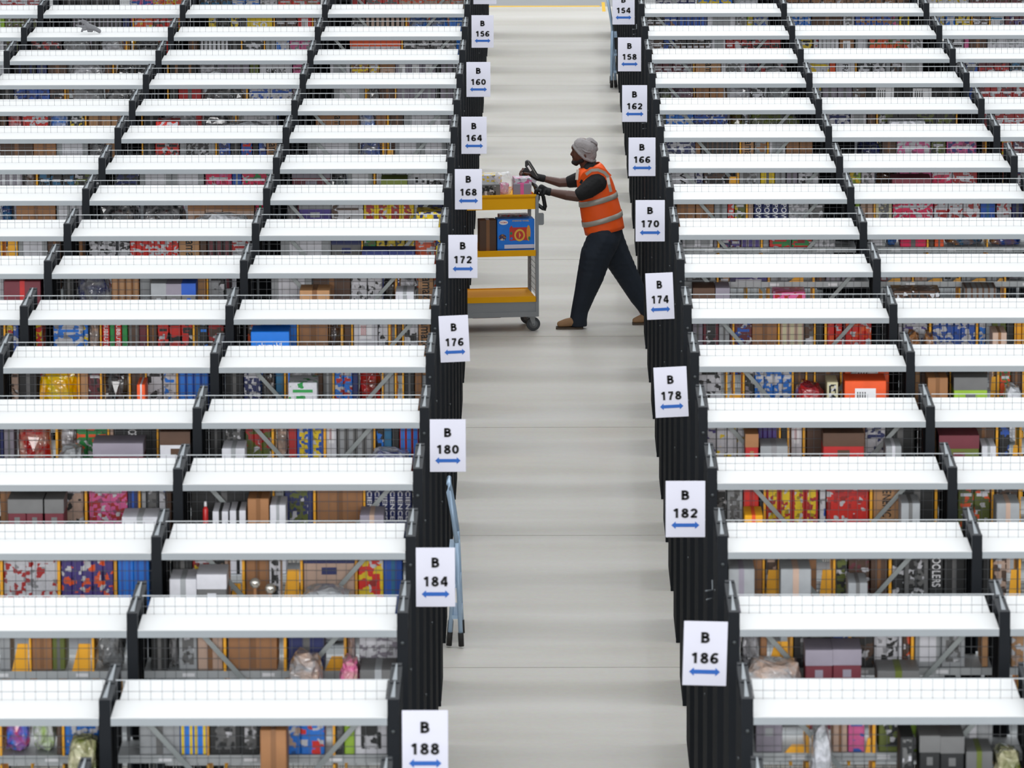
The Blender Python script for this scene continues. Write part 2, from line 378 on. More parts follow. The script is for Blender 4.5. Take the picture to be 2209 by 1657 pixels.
# ------------------------------------------------------------------ goods on the racks
# x0:x1:inks:style:count:top px:bottom px:front flag   styles b carton l labelled h lidded t striped s printed w windowed T lettered f film bag
# D amber bin divider, d amber divider wing, P dark sheet drawing side panel and shaded emptiness by posts
G = {}  # plain black boxes also fill the dark gaps between goods
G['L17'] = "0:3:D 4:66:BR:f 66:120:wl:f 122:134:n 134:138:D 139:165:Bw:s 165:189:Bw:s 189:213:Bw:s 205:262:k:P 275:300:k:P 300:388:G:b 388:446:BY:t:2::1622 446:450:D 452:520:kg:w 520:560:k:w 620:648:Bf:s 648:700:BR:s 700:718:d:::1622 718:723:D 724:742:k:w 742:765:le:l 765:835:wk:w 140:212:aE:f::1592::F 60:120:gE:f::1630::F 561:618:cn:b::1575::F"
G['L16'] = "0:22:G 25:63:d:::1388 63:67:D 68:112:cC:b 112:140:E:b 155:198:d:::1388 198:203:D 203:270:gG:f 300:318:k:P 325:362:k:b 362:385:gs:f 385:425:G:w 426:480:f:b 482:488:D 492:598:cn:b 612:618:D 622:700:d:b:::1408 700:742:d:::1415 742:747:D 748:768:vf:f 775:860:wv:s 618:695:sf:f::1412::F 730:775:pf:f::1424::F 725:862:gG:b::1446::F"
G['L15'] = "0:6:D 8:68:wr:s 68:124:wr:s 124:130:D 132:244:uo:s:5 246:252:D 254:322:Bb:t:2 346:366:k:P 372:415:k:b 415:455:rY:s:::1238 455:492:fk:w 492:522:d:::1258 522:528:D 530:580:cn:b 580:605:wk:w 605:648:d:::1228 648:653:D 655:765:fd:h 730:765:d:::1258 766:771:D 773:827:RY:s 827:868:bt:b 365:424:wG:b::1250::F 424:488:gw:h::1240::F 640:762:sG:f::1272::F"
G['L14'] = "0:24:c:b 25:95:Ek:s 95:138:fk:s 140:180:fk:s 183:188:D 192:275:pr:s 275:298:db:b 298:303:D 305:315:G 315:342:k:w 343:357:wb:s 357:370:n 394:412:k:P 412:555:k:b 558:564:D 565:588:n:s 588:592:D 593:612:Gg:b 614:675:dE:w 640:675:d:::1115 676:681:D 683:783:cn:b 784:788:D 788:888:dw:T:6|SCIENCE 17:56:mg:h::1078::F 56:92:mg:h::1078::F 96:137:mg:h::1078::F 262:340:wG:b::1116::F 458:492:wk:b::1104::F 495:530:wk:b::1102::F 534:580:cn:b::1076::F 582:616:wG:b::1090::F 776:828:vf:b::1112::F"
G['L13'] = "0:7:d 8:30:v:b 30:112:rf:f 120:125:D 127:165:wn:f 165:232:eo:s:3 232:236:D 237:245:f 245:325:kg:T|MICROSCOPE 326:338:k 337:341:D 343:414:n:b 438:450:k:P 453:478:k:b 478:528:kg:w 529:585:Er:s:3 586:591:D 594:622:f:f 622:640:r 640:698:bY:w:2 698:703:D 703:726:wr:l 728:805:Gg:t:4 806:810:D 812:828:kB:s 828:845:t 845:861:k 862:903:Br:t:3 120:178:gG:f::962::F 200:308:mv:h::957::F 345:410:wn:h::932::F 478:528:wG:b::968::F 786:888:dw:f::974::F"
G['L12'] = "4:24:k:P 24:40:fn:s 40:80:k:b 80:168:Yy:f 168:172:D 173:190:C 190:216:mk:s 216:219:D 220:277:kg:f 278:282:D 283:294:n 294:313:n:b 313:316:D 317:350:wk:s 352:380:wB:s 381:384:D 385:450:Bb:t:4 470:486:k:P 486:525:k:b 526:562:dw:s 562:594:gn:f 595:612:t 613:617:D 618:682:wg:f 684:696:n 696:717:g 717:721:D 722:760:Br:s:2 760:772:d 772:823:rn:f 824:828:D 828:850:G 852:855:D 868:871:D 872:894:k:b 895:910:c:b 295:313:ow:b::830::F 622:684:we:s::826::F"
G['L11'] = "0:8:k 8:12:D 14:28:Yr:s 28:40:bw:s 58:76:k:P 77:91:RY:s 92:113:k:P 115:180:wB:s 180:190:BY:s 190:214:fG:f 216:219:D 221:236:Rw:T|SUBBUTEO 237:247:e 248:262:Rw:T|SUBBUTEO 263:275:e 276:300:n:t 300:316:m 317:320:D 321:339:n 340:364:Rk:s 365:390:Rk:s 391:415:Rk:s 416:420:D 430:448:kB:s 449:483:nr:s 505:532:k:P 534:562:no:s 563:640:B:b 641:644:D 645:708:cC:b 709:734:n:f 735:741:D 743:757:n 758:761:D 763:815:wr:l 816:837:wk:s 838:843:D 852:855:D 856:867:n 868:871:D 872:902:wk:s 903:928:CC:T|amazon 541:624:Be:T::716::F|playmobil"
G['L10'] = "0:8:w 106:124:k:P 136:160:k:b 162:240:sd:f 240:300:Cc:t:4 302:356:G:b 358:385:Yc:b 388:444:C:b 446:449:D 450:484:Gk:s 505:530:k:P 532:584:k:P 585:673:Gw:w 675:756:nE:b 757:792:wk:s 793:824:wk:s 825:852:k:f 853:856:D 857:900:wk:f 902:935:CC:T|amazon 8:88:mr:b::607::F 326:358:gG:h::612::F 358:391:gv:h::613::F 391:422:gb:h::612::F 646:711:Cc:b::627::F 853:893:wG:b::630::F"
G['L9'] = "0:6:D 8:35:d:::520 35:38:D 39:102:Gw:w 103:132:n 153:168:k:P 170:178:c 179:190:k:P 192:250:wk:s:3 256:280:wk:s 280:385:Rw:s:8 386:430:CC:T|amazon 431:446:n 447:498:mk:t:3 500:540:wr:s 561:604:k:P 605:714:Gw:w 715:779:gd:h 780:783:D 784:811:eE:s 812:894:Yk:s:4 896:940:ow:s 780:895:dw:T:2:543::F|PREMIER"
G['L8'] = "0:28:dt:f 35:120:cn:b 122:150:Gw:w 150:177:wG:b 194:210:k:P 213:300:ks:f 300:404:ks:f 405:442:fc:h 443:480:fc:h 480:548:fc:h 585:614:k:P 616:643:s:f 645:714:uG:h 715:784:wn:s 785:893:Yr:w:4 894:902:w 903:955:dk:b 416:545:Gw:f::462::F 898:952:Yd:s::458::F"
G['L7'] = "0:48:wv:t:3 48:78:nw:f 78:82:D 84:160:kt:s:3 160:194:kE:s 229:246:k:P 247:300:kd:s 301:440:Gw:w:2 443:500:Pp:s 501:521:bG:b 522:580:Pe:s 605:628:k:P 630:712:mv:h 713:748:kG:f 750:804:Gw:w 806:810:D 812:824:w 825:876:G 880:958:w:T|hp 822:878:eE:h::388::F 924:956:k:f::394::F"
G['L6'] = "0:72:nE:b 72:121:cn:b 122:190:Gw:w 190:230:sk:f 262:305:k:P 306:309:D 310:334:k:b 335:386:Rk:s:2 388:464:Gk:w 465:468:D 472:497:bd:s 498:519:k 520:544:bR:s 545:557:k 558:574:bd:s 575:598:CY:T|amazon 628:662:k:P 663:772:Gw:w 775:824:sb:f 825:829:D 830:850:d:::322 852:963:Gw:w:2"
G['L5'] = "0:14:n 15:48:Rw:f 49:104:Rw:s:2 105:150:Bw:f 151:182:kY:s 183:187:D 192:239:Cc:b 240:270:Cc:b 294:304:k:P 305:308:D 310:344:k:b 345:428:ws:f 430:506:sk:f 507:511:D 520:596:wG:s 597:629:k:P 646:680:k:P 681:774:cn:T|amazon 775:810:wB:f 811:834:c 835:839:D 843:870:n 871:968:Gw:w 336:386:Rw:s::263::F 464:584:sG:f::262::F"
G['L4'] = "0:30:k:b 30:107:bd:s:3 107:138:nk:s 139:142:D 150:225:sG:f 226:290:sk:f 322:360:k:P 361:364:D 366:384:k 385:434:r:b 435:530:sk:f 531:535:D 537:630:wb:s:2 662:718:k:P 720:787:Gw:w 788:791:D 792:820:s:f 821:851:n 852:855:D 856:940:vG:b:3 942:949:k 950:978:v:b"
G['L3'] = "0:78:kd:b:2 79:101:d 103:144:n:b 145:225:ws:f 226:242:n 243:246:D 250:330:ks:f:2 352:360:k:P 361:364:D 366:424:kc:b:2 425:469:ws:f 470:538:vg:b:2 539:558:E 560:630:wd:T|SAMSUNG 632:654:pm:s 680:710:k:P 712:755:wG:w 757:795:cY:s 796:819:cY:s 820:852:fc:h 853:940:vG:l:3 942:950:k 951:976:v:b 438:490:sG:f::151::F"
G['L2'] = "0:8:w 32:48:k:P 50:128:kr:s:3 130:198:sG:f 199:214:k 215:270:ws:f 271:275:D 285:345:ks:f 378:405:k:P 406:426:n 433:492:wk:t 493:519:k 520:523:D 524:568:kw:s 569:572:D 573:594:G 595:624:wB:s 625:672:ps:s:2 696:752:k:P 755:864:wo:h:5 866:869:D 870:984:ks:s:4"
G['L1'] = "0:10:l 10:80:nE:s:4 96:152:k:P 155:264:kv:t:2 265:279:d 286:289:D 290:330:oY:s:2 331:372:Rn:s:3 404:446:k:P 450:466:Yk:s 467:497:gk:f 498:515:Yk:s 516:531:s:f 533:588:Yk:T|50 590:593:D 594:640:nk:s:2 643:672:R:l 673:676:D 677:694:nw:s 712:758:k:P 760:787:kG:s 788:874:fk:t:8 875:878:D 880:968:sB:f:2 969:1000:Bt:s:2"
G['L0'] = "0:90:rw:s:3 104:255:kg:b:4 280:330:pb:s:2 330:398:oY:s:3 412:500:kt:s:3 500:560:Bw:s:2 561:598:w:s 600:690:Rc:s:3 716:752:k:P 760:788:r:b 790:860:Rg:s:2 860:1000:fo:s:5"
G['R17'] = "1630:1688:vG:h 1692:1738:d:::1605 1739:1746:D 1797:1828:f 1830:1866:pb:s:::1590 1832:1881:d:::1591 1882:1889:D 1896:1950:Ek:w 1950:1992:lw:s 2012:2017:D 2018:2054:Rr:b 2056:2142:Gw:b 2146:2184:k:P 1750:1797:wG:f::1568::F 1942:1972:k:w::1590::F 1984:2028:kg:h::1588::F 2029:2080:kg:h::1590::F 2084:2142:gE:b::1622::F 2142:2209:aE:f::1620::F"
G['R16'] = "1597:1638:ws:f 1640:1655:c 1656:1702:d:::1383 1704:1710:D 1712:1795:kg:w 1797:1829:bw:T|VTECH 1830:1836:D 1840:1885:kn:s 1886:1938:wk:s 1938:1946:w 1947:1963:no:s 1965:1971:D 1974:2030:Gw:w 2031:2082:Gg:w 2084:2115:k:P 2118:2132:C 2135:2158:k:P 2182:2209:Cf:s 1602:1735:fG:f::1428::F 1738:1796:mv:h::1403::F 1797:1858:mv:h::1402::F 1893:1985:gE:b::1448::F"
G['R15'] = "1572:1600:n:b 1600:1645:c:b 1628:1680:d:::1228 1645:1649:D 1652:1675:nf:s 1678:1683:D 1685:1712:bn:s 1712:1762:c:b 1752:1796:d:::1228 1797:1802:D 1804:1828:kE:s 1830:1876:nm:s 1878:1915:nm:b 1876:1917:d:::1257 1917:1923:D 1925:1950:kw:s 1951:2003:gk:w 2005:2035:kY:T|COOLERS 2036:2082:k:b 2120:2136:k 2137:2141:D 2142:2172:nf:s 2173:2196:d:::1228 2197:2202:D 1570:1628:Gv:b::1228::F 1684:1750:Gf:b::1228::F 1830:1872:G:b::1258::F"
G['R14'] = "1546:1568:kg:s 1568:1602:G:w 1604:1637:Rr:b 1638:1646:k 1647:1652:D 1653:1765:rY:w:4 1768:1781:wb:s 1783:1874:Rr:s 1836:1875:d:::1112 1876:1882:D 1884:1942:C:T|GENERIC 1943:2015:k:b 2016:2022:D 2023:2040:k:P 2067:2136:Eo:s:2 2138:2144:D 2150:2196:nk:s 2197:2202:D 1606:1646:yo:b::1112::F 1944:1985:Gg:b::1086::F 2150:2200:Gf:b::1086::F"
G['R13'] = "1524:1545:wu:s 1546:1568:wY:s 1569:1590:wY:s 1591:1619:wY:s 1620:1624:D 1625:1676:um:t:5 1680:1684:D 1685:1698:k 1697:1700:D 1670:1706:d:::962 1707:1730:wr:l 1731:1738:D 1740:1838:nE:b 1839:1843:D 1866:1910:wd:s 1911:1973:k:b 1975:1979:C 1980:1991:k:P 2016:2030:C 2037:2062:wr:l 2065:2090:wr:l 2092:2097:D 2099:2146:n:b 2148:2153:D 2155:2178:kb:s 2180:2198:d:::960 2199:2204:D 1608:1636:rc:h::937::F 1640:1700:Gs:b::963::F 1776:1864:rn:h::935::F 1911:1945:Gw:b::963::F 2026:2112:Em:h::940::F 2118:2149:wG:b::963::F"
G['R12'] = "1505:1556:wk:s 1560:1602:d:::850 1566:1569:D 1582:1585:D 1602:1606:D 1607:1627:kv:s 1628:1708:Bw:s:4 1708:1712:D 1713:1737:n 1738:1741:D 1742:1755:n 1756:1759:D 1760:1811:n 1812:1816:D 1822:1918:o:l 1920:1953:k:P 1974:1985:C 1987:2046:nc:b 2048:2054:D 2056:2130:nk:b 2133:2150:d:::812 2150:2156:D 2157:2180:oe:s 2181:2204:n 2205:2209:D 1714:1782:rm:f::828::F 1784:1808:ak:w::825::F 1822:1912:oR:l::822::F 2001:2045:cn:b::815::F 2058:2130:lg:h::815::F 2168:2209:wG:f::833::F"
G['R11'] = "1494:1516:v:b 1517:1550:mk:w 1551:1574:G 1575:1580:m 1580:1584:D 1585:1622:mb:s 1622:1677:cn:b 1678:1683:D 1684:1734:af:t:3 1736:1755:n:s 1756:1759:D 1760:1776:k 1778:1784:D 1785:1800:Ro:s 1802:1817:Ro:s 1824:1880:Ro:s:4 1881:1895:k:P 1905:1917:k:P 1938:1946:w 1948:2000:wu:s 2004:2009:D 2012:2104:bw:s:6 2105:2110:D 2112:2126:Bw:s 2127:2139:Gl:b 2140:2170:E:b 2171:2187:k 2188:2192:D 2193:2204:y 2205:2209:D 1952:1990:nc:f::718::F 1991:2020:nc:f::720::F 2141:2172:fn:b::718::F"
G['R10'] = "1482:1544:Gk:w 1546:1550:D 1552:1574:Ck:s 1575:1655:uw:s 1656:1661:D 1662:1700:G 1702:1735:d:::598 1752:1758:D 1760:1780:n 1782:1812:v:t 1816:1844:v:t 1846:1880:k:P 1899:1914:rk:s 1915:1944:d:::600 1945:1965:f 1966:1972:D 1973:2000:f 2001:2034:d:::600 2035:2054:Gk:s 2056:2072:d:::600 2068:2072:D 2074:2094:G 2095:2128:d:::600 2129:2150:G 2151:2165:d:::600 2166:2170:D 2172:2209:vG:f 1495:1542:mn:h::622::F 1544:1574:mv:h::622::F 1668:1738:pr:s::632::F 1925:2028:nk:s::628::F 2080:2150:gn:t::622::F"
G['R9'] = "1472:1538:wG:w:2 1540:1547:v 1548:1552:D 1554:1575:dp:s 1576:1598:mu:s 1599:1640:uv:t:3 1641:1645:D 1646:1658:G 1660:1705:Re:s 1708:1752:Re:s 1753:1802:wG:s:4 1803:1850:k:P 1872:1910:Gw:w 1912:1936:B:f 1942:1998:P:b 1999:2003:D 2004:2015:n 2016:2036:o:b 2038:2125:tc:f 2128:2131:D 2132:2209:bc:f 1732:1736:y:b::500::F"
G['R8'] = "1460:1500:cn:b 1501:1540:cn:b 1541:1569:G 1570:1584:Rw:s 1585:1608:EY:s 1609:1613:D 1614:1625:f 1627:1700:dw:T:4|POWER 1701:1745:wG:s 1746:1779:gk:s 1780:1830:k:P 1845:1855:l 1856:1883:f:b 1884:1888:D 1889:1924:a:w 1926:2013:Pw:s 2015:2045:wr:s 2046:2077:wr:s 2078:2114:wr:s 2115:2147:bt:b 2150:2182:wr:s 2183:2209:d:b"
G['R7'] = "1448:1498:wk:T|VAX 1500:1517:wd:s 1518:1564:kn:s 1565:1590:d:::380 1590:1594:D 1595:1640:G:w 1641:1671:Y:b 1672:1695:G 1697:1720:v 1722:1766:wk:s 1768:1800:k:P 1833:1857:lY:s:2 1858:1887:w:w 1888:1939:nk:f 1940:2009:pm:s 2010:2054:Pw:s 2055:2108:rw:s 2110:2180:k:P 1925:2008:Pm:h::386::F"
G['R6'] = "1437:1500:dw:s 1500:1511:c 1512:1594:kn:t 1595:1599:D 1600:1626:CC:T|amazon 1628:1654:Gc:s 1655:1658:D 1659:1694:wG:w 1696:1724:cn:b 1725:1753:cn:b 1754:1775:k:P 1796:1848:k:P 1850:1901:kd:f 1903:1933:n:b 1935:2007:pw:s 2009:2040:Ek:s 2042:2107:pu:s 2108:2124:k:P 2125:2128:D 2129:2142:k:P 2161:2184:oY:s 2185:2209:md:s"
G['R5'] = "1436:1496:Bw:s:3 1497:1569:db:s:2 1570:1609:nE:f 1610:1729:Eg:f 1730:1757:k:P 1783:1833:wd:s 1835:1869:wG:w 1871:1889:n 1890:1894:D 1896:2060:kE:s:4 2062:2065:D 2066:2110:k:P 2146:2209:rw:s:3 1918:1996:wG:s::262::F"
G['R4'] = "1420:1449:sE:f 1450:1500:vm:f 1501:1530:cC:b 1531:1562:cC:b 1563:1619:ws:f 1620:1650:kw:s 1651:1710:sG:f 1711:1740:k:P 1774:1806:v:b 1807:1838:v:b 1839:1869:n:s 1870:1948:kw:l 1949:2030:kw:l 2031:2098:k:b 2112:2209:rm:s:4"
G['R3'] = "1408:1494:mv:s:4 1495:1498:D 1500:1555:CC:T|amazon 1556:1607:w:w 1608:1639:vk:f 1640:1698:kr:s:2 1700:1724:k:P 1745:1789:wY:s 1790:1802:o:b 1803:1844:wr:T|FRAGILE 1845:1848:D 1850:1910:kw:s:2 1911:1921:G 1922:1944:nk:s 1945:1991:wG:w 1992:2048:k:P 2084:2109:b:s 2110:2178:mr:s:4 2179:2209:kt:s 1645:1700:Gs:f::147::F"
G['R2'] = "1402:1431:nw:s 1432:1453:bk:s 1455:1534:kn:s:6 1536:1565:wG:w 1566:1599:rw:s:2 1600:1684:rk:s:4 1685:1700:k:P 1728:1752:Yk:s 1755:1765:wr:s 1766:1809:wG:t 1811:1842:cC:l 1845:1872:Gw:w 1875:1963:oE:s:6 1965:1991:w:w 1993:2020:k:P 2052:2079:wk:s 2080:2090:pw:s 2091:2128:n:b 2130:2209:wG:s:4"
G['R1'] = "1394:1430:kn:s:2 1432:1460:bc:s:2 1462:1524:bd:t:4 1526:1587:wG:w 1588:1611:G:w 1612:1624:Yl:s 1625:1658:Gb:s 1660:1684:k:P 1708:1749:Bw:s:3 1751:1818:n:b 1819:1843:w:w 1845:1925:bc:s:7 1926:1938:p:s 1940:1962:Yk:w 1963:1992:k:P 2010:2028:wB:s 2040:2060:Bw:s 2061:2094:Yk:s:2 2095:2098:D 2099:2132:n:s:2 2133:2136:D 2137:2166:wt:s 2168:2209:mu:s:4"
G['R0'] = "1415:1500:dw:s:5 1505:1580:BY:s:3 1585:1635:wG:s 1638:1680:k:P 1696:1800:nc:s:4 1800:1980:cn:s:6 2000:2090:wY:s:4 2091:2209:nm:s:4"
NAME = dict(b='carton', l='labelled_box', h='lidded_box', t='striped_box', s='printed_box', w='window_box', T='lettered_box', f='plastic_bag')
STY = dict(b='plain {} carton', l='{} box with white label', h='{} box with {} lid', t='{} pack striped with {}', s='{} box with {} print',
           w='{} box with {} front', T='{} box with lettering', f='crumpled {} plastic bag')
ORD = lambda n: '%d%s' % (n, 'th' if 10 <= n % 100 <= 20 else {1: 'st', 2: 'nd', 3: 'rd'}.get(n % 10, 'th'))
def bag_mesh(dx, dy, dz, seed):
    rr = random.Random(seed); bm = bmesh.new(); bmesh.ops.create_icosphere(bm, subdivisions=3, radius=1)
    ph = [rr.uniform(0, 6.28) for _ in range(6)]
    for v in bm.verts:
        p = v.co.normalized()
        q = Vector([math.copysign(abs(c)**.55, c) for c in p])
        kf = 1+.06*math.sin(7*p.x+ph[0])*math.sin(5*p.z+ph[1])+.05*math.sin(13*p.x+ph[2]+4*p.y)+.04*math.sin(17*p.z+ph[3]-9*p.x)+rr.uniform(-.035, .035)
        q *= kf*.93
        v.co = Vector((max(-1, min(1, q.x))*dx/2, max(-1, min(1, q.y))*dy/2+dy/2, max(-1, min(1, q.z))*dz/2+dz/2))
    me = bpy.data.meshes.new('plastic_bag'); bm.to_mesh(me); bm.free(); return me
def make_item(tp, c1, c2, x0, x1, y, dy, z0, z1, word, seed):
    dx, dz = x1-x0, z1-z0; rr = random.Random(seed)
    if tp == 'f':
        me = bag_mesh(dx, dy, dz, seed); me.materials.append(print_mat(c1, c2, 'f'))
        return link('plastic_bag', me, None, ((x0+x1)/2, y, z0))
    me = bevbox(NAME[tp], dx, dy, dz, .003)
    pm = print_mat(c1, c2, tp if tp in 'st' else 'b', rr.choice((.8, 1.0, 1.3)) if tp == 's' else 1)
    me.materials.append(pm)
    o = link(NAME[tp], me, None, ((x0+x1)/2, y, z0))
    e = .0012
    if tp == 'b' and dx > .045:
        w = min(.03, dx*.2); m2 = M_tape if c1 in 'cCnf' else print_mat(c2, c2, 'b')
        link('tape', boxes('tape', [(-w/2, w/2, -e, 0, dz*.0, dz), (-w/2, w/2, -e, dy, dz, dz+e)]), o, m=m2)
    elif tp == 'l':
        w = dx*.5; zb = dz*.62; link('label', boxes('label', [(-w/2, w/2, -e, 0, zb, zb+min(dz*.3, .1))]), o, m=M_labelw)
        link('barcode', boxes('barcode', [(-w/2+w*.1+k*w*.12, -w/2+w*.1+k*w*.12+w*.05, -e*2, -e, zb+.02, zb+min(dz*.3, .1)*.8) for k in range(4)]), o, m=M_ink if c1 not in 'w' else print_mat(c2, c2, 'b'))
    elif tp == 'h':
        h = min(dz*.35, .07)
        link('lid', boxes('lid', [(-dx/2-e, dx/2+e, -e*2, dy+e, dz-h, dz+e)]), o, m=print_mat(c2, c2, 'b'))
        w = dx*.3; link('print', boxes('print', [(-w/2, w/2, -e, 0, dz-h-.055, dz-h-.02)]), o, m=print_mat(c2 if c2 != c1 else 'g', c1, 'b'))
    elif tp == 'w':
        w = dx*.64; link('front_panel', boxes('front_panel', [(-w/2, w/2, -e, 0, dz*.12, dz-.012)]), o, m=print_mat(c2, c1, 's' if c2 not in 'wG' else 'b', 1.3))
    elif tp == 's' and dx > .04:
        w = dx*.7; h = .016; zz = dz-.05-rr.uniform(0, .05)
        link('title_strip', boxes('title_strip', [(-w/2, w/2, -e, 0, zz, zz+h)]), o, m=print_mat(rr.choice(('w', c2)), c1, 'b'))
    elif tp == 'T' and word:
        mm = M_ink if c1 in 'cCw' else M_labelw
        zt = ZD-.03-y*0; hi = dz
        vis = .13
        if dx < .2 or word in ('amazon', 'SCIENCE'):
            L = .20 if word == 'amazon' else .17
            lettering('lettering', word, o, 0, -e, dz-.03-L/2, L, min(.045, dx*.62), mm, math.pi/2, .015)
        else:
            lettering('lettering', word, o, 0, -e, dz-.09, dx*.6, .05, mm, 0, .02)
    return o
NIT = 0
for key, txt in G.items():
    side, i = key[0], int(key[1:]); d = D[i]; root = RACK[side, i]; zr = SHZ[side, i]
    xs = bays(side, i); posts = sorted(xs)
    prev = {True: -99, False: -99}; made = []
    for tok in txt.split():
        word = None
        if '|' in tok: tok, word = tok.split('|')
        p = tok.split(':')+['']*8
        if p[2] == 'D': p[3] = 'D'
        u0, u1, ink, st = float(p[0]), float(p[1]), p[2], p[3]
        if ink == 'd' and p[6] == '' and p[4] == '' and p[5] != '' : st = 'wing'
        if ink == 'd' and st == '' and p[5] != '': st = 'wing'
        cnt = int(p[4]) if p[4] else 1; front = p[7] == 'F'
        if not st: st = 'b'
        yw = .045 if front else MID+.02
        Y = d+yw
        vt = float(p[5]) if p[5] else None; vb = float(p[6]) if p[6] else None
        x0, x1 = atY(u0, 0, Y).x, atY(u1, 0, Y).x
        # column drift of x with v is tiny; use the window height of this row
        vmid = 828.5+F_PX*math.tan(math.atan((HC-ZD+.12)/Y)-TH)
        x0, x1 = atY(u0, vmid, Y).x, atY(u1, vmid, Y).x
        # keep inside one bay
        xm = (x0+x1)/2; lo = hi = None
        for a, c in zip(posts, posts[1:]):
            if a <= xm <= c: lo, hi = a+PW+.004, c-PW-.004
        if lo is None: continue
        x0, x1 = max(x0, lo), min(x1, hi)
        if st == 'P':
            if x1-x0 > .008: link('dark_gap_sheet', boxes('dark_gap_sheet', [(x0, x1, MID+.30, MID+.31, .1, ZD-.03)]), root, m=M_sheet)  # dark sheet stands in for panel and shaded emptiness beside the post
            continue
        if st == 'D':
            x0c = (x0+x1)/2; w = max(.0045, min(.0065, (x1-x0)/2))
            if x0c-w < prev[False]: x0c = prev[False]+w+.0005
            x0c = min(x0c, hi-w)
            poly = boxes('bin_divider', [(x0c-w, x0c+w, MID+.006, MID+.30, zr, ZL-.006), (x0c-w, x0c+w, MID+.006, MID+.30, zr-.45, zr-.04)])
            link('bin_divider', poly, root, m=M_div); prev[False] = x0c+w+.0005; continue
        if st == 'wing':
            zt = min(atY(u0, vt, d+MID+.02).z, ZL-.01)
            x1 = min(x1, hi); x0 = max(x0, prev[False]+.001)
            if x1-x0 < .01: continue
            dxw = (x1-x0)*.35
            link('divider_wing', prism('divider_wing', [(x0, zr+.001), (x1-.006, zr+.001), (x1-.006, zt), (x0+dxw, zt)], MID+.008, MID+.014), root, m=M_div); continue
        pv = prev[front]
        if vt is None and vb is None or front or st != 'x':
            x0 = max(x0, pv+.0012)
        if x1-x0 < .012: continue
        base = (ZD-.4685) if front else zr+.0015
        zt = ZL-.012 if vt is None else min(atY(u0, vt, Y).z, ZL-.012)
        dy = (.24 if front else .235)
        if zt-base < .03: base = zt-.12
        c1 = ink[0]; c2 = ink[1] if len(ink) > 1 else ('g' if ink[0] != 'g' else 'G')
        w = (x1-x0)/cnt
        first = None
        for q in range(cnt):
            NIT += 1
            jz = 0 if vt is not None else -random.Random(NIT).choice((0, 0, .01))
            a, c = x0+w*q+.0006, x0+w*(q+1)-.0006
            if first is None:
                o = make_item(st, c1, c2, a, c, Y, dy, base, zt+jz, word, NIT); first = o
            else:
                o = first.copy(); COL.objects.link(o); o.location = ((a+c)/2, Y, base)
                for ch in first.children:
                    h = ch.copy(); COL.objects.link(h); h.parent = o
            made.append((abs((a+c)/2), front, o, st, c1, c2, cnt, word))
        prev[front] = x1
    for fr in (True, False):
        L = sorted([t for t in made if t[1] == fr], key=lambda t: t[0])
        for n, (ax, _, o, st, c1, c2, cnt, word) in enumerate(L, 1):
            look = STY[st].format(WORD[c1], WORD[c2]) if STY[st].count('{}') == 2 else STY[st].format(WORD[c1])
            if st == 'T' and word: look = '%s box lettered %s' % (WORD[c1], word) if word in ('SCIENCE', 'MICROSCOPE', 'PREMIER', 'COOLERS', 'GENERIC', 'POWER', 'FRAGILE', '50') else look
            sd = 'left' if side == 'L' else 'right'
            lab = '%s, %s%s from aisle, %s %s' % (look, 'front ' if fr else '', ORD(n), sd, rowref(side, i))
            tag(o, lab, 'bag' if st == 'f' else 'box', '%s goods under rack %s' % (sd, rowref(side, i)) if cnt == 1 else '%s packs side by side, %s %s' % (WORD[c1], sd, rowref(side, i)))

# ------------------------------------------------------------------ aisle signs
def arc(cx, cz, rx, rz, a0=0, a1=360, n=20): return [(cx+rx*math.cos(math.radians(a0+(a1-a0)*k/n)), cz+rz*math.sin(math.radians(a0+(a1-a0)*k/n))) for k in range(n+1)]
GL = {'0': [arc(.34, .5, .23, .40)], '8': [arc(.34, .735, .185, .165), arc(.34, .285, .225, .19)],
      '6': [arc(.34, .30, .225, .20), arc(.44, .38, .325, .52, 60, 190, 12)],
      '5': [[(.58, .895), (.20, .895), (.155, .52)], arc(.33, .34, .235, .24, 140, -150, 16)],
      '1': [[(.42, 0), (.42, 1)], [(.42, .93), (.16, .73)]],
      '2': [arc(.33, .68, .21, .21, 170, -25, 10)+[(.14, .10)], [(.08, .105), (.60, .105)]],
      '4': [[(.50, 0), (.50, 1)], [(.45, .95), (.10, .36)], [(.05, .30), (.68, .30)]],
      '7': [[(.08, .895), (.60, .895)], [(.54, .86), (.37, .50), (.29, .22), (.27, 0)]],
      'B': [[(.16, 0), (.16, 1)], [(.16, .90), (.36, .90)]+arc(.36, .72, .17, .18, 90, -90, 8)+[(.16, .54)], [(.16, .105), (.38, .105)]+arc(.38, .315, .20, .21, -90, 90, 8)+[(.16, .53)]]}
def glyphs(tx, t=.115):
    vs, fs = [], []
    for n_, ch in enumerate(tx):
        ox = n_*.80
        for pl in GL[ch]:
            for (xa, za), (xb, zb) in zip(pl, pl[1:]):
                dx, dz = xb-xa, zb-za; l = math.hypot(dx, dz)+1e-9; nx, nz = -dz/l*t, dx/l*t; b_ = len(vs)
                if len(pl) > 4: dx, dz = dx*.12, dz*.12; xa -= dx; za -= dz; xb += dx; zb += dz
                for y_ in (0, -.0008):
                    vs += [(ox+xa-nx, y_, za-nz), (ox+xb-nx, y_, zb-nz), (ox+xb+nx, y_, zb+nz), (ox+xa+nx, y_, za+nz)]
                fs += [[b_+4+q for q in (0, 1, 2, 3)], [b_+q for q in (3, 2, 1, 0)]]+[[b_+q, b_+(q+1) % 4, b_+(q+1) % 4+4, b_+q+4] for q in range(4)]
    x0, x1 = min(v[0] for v in vs), max(v[0] for v in vs)
    me = bpy.data.meshes.new('glyphs'); me.from_pydata([((x-(x0+x1)/2)/(x1-x0), y, z-.5) for x, y, z in vs], [], fs); return me
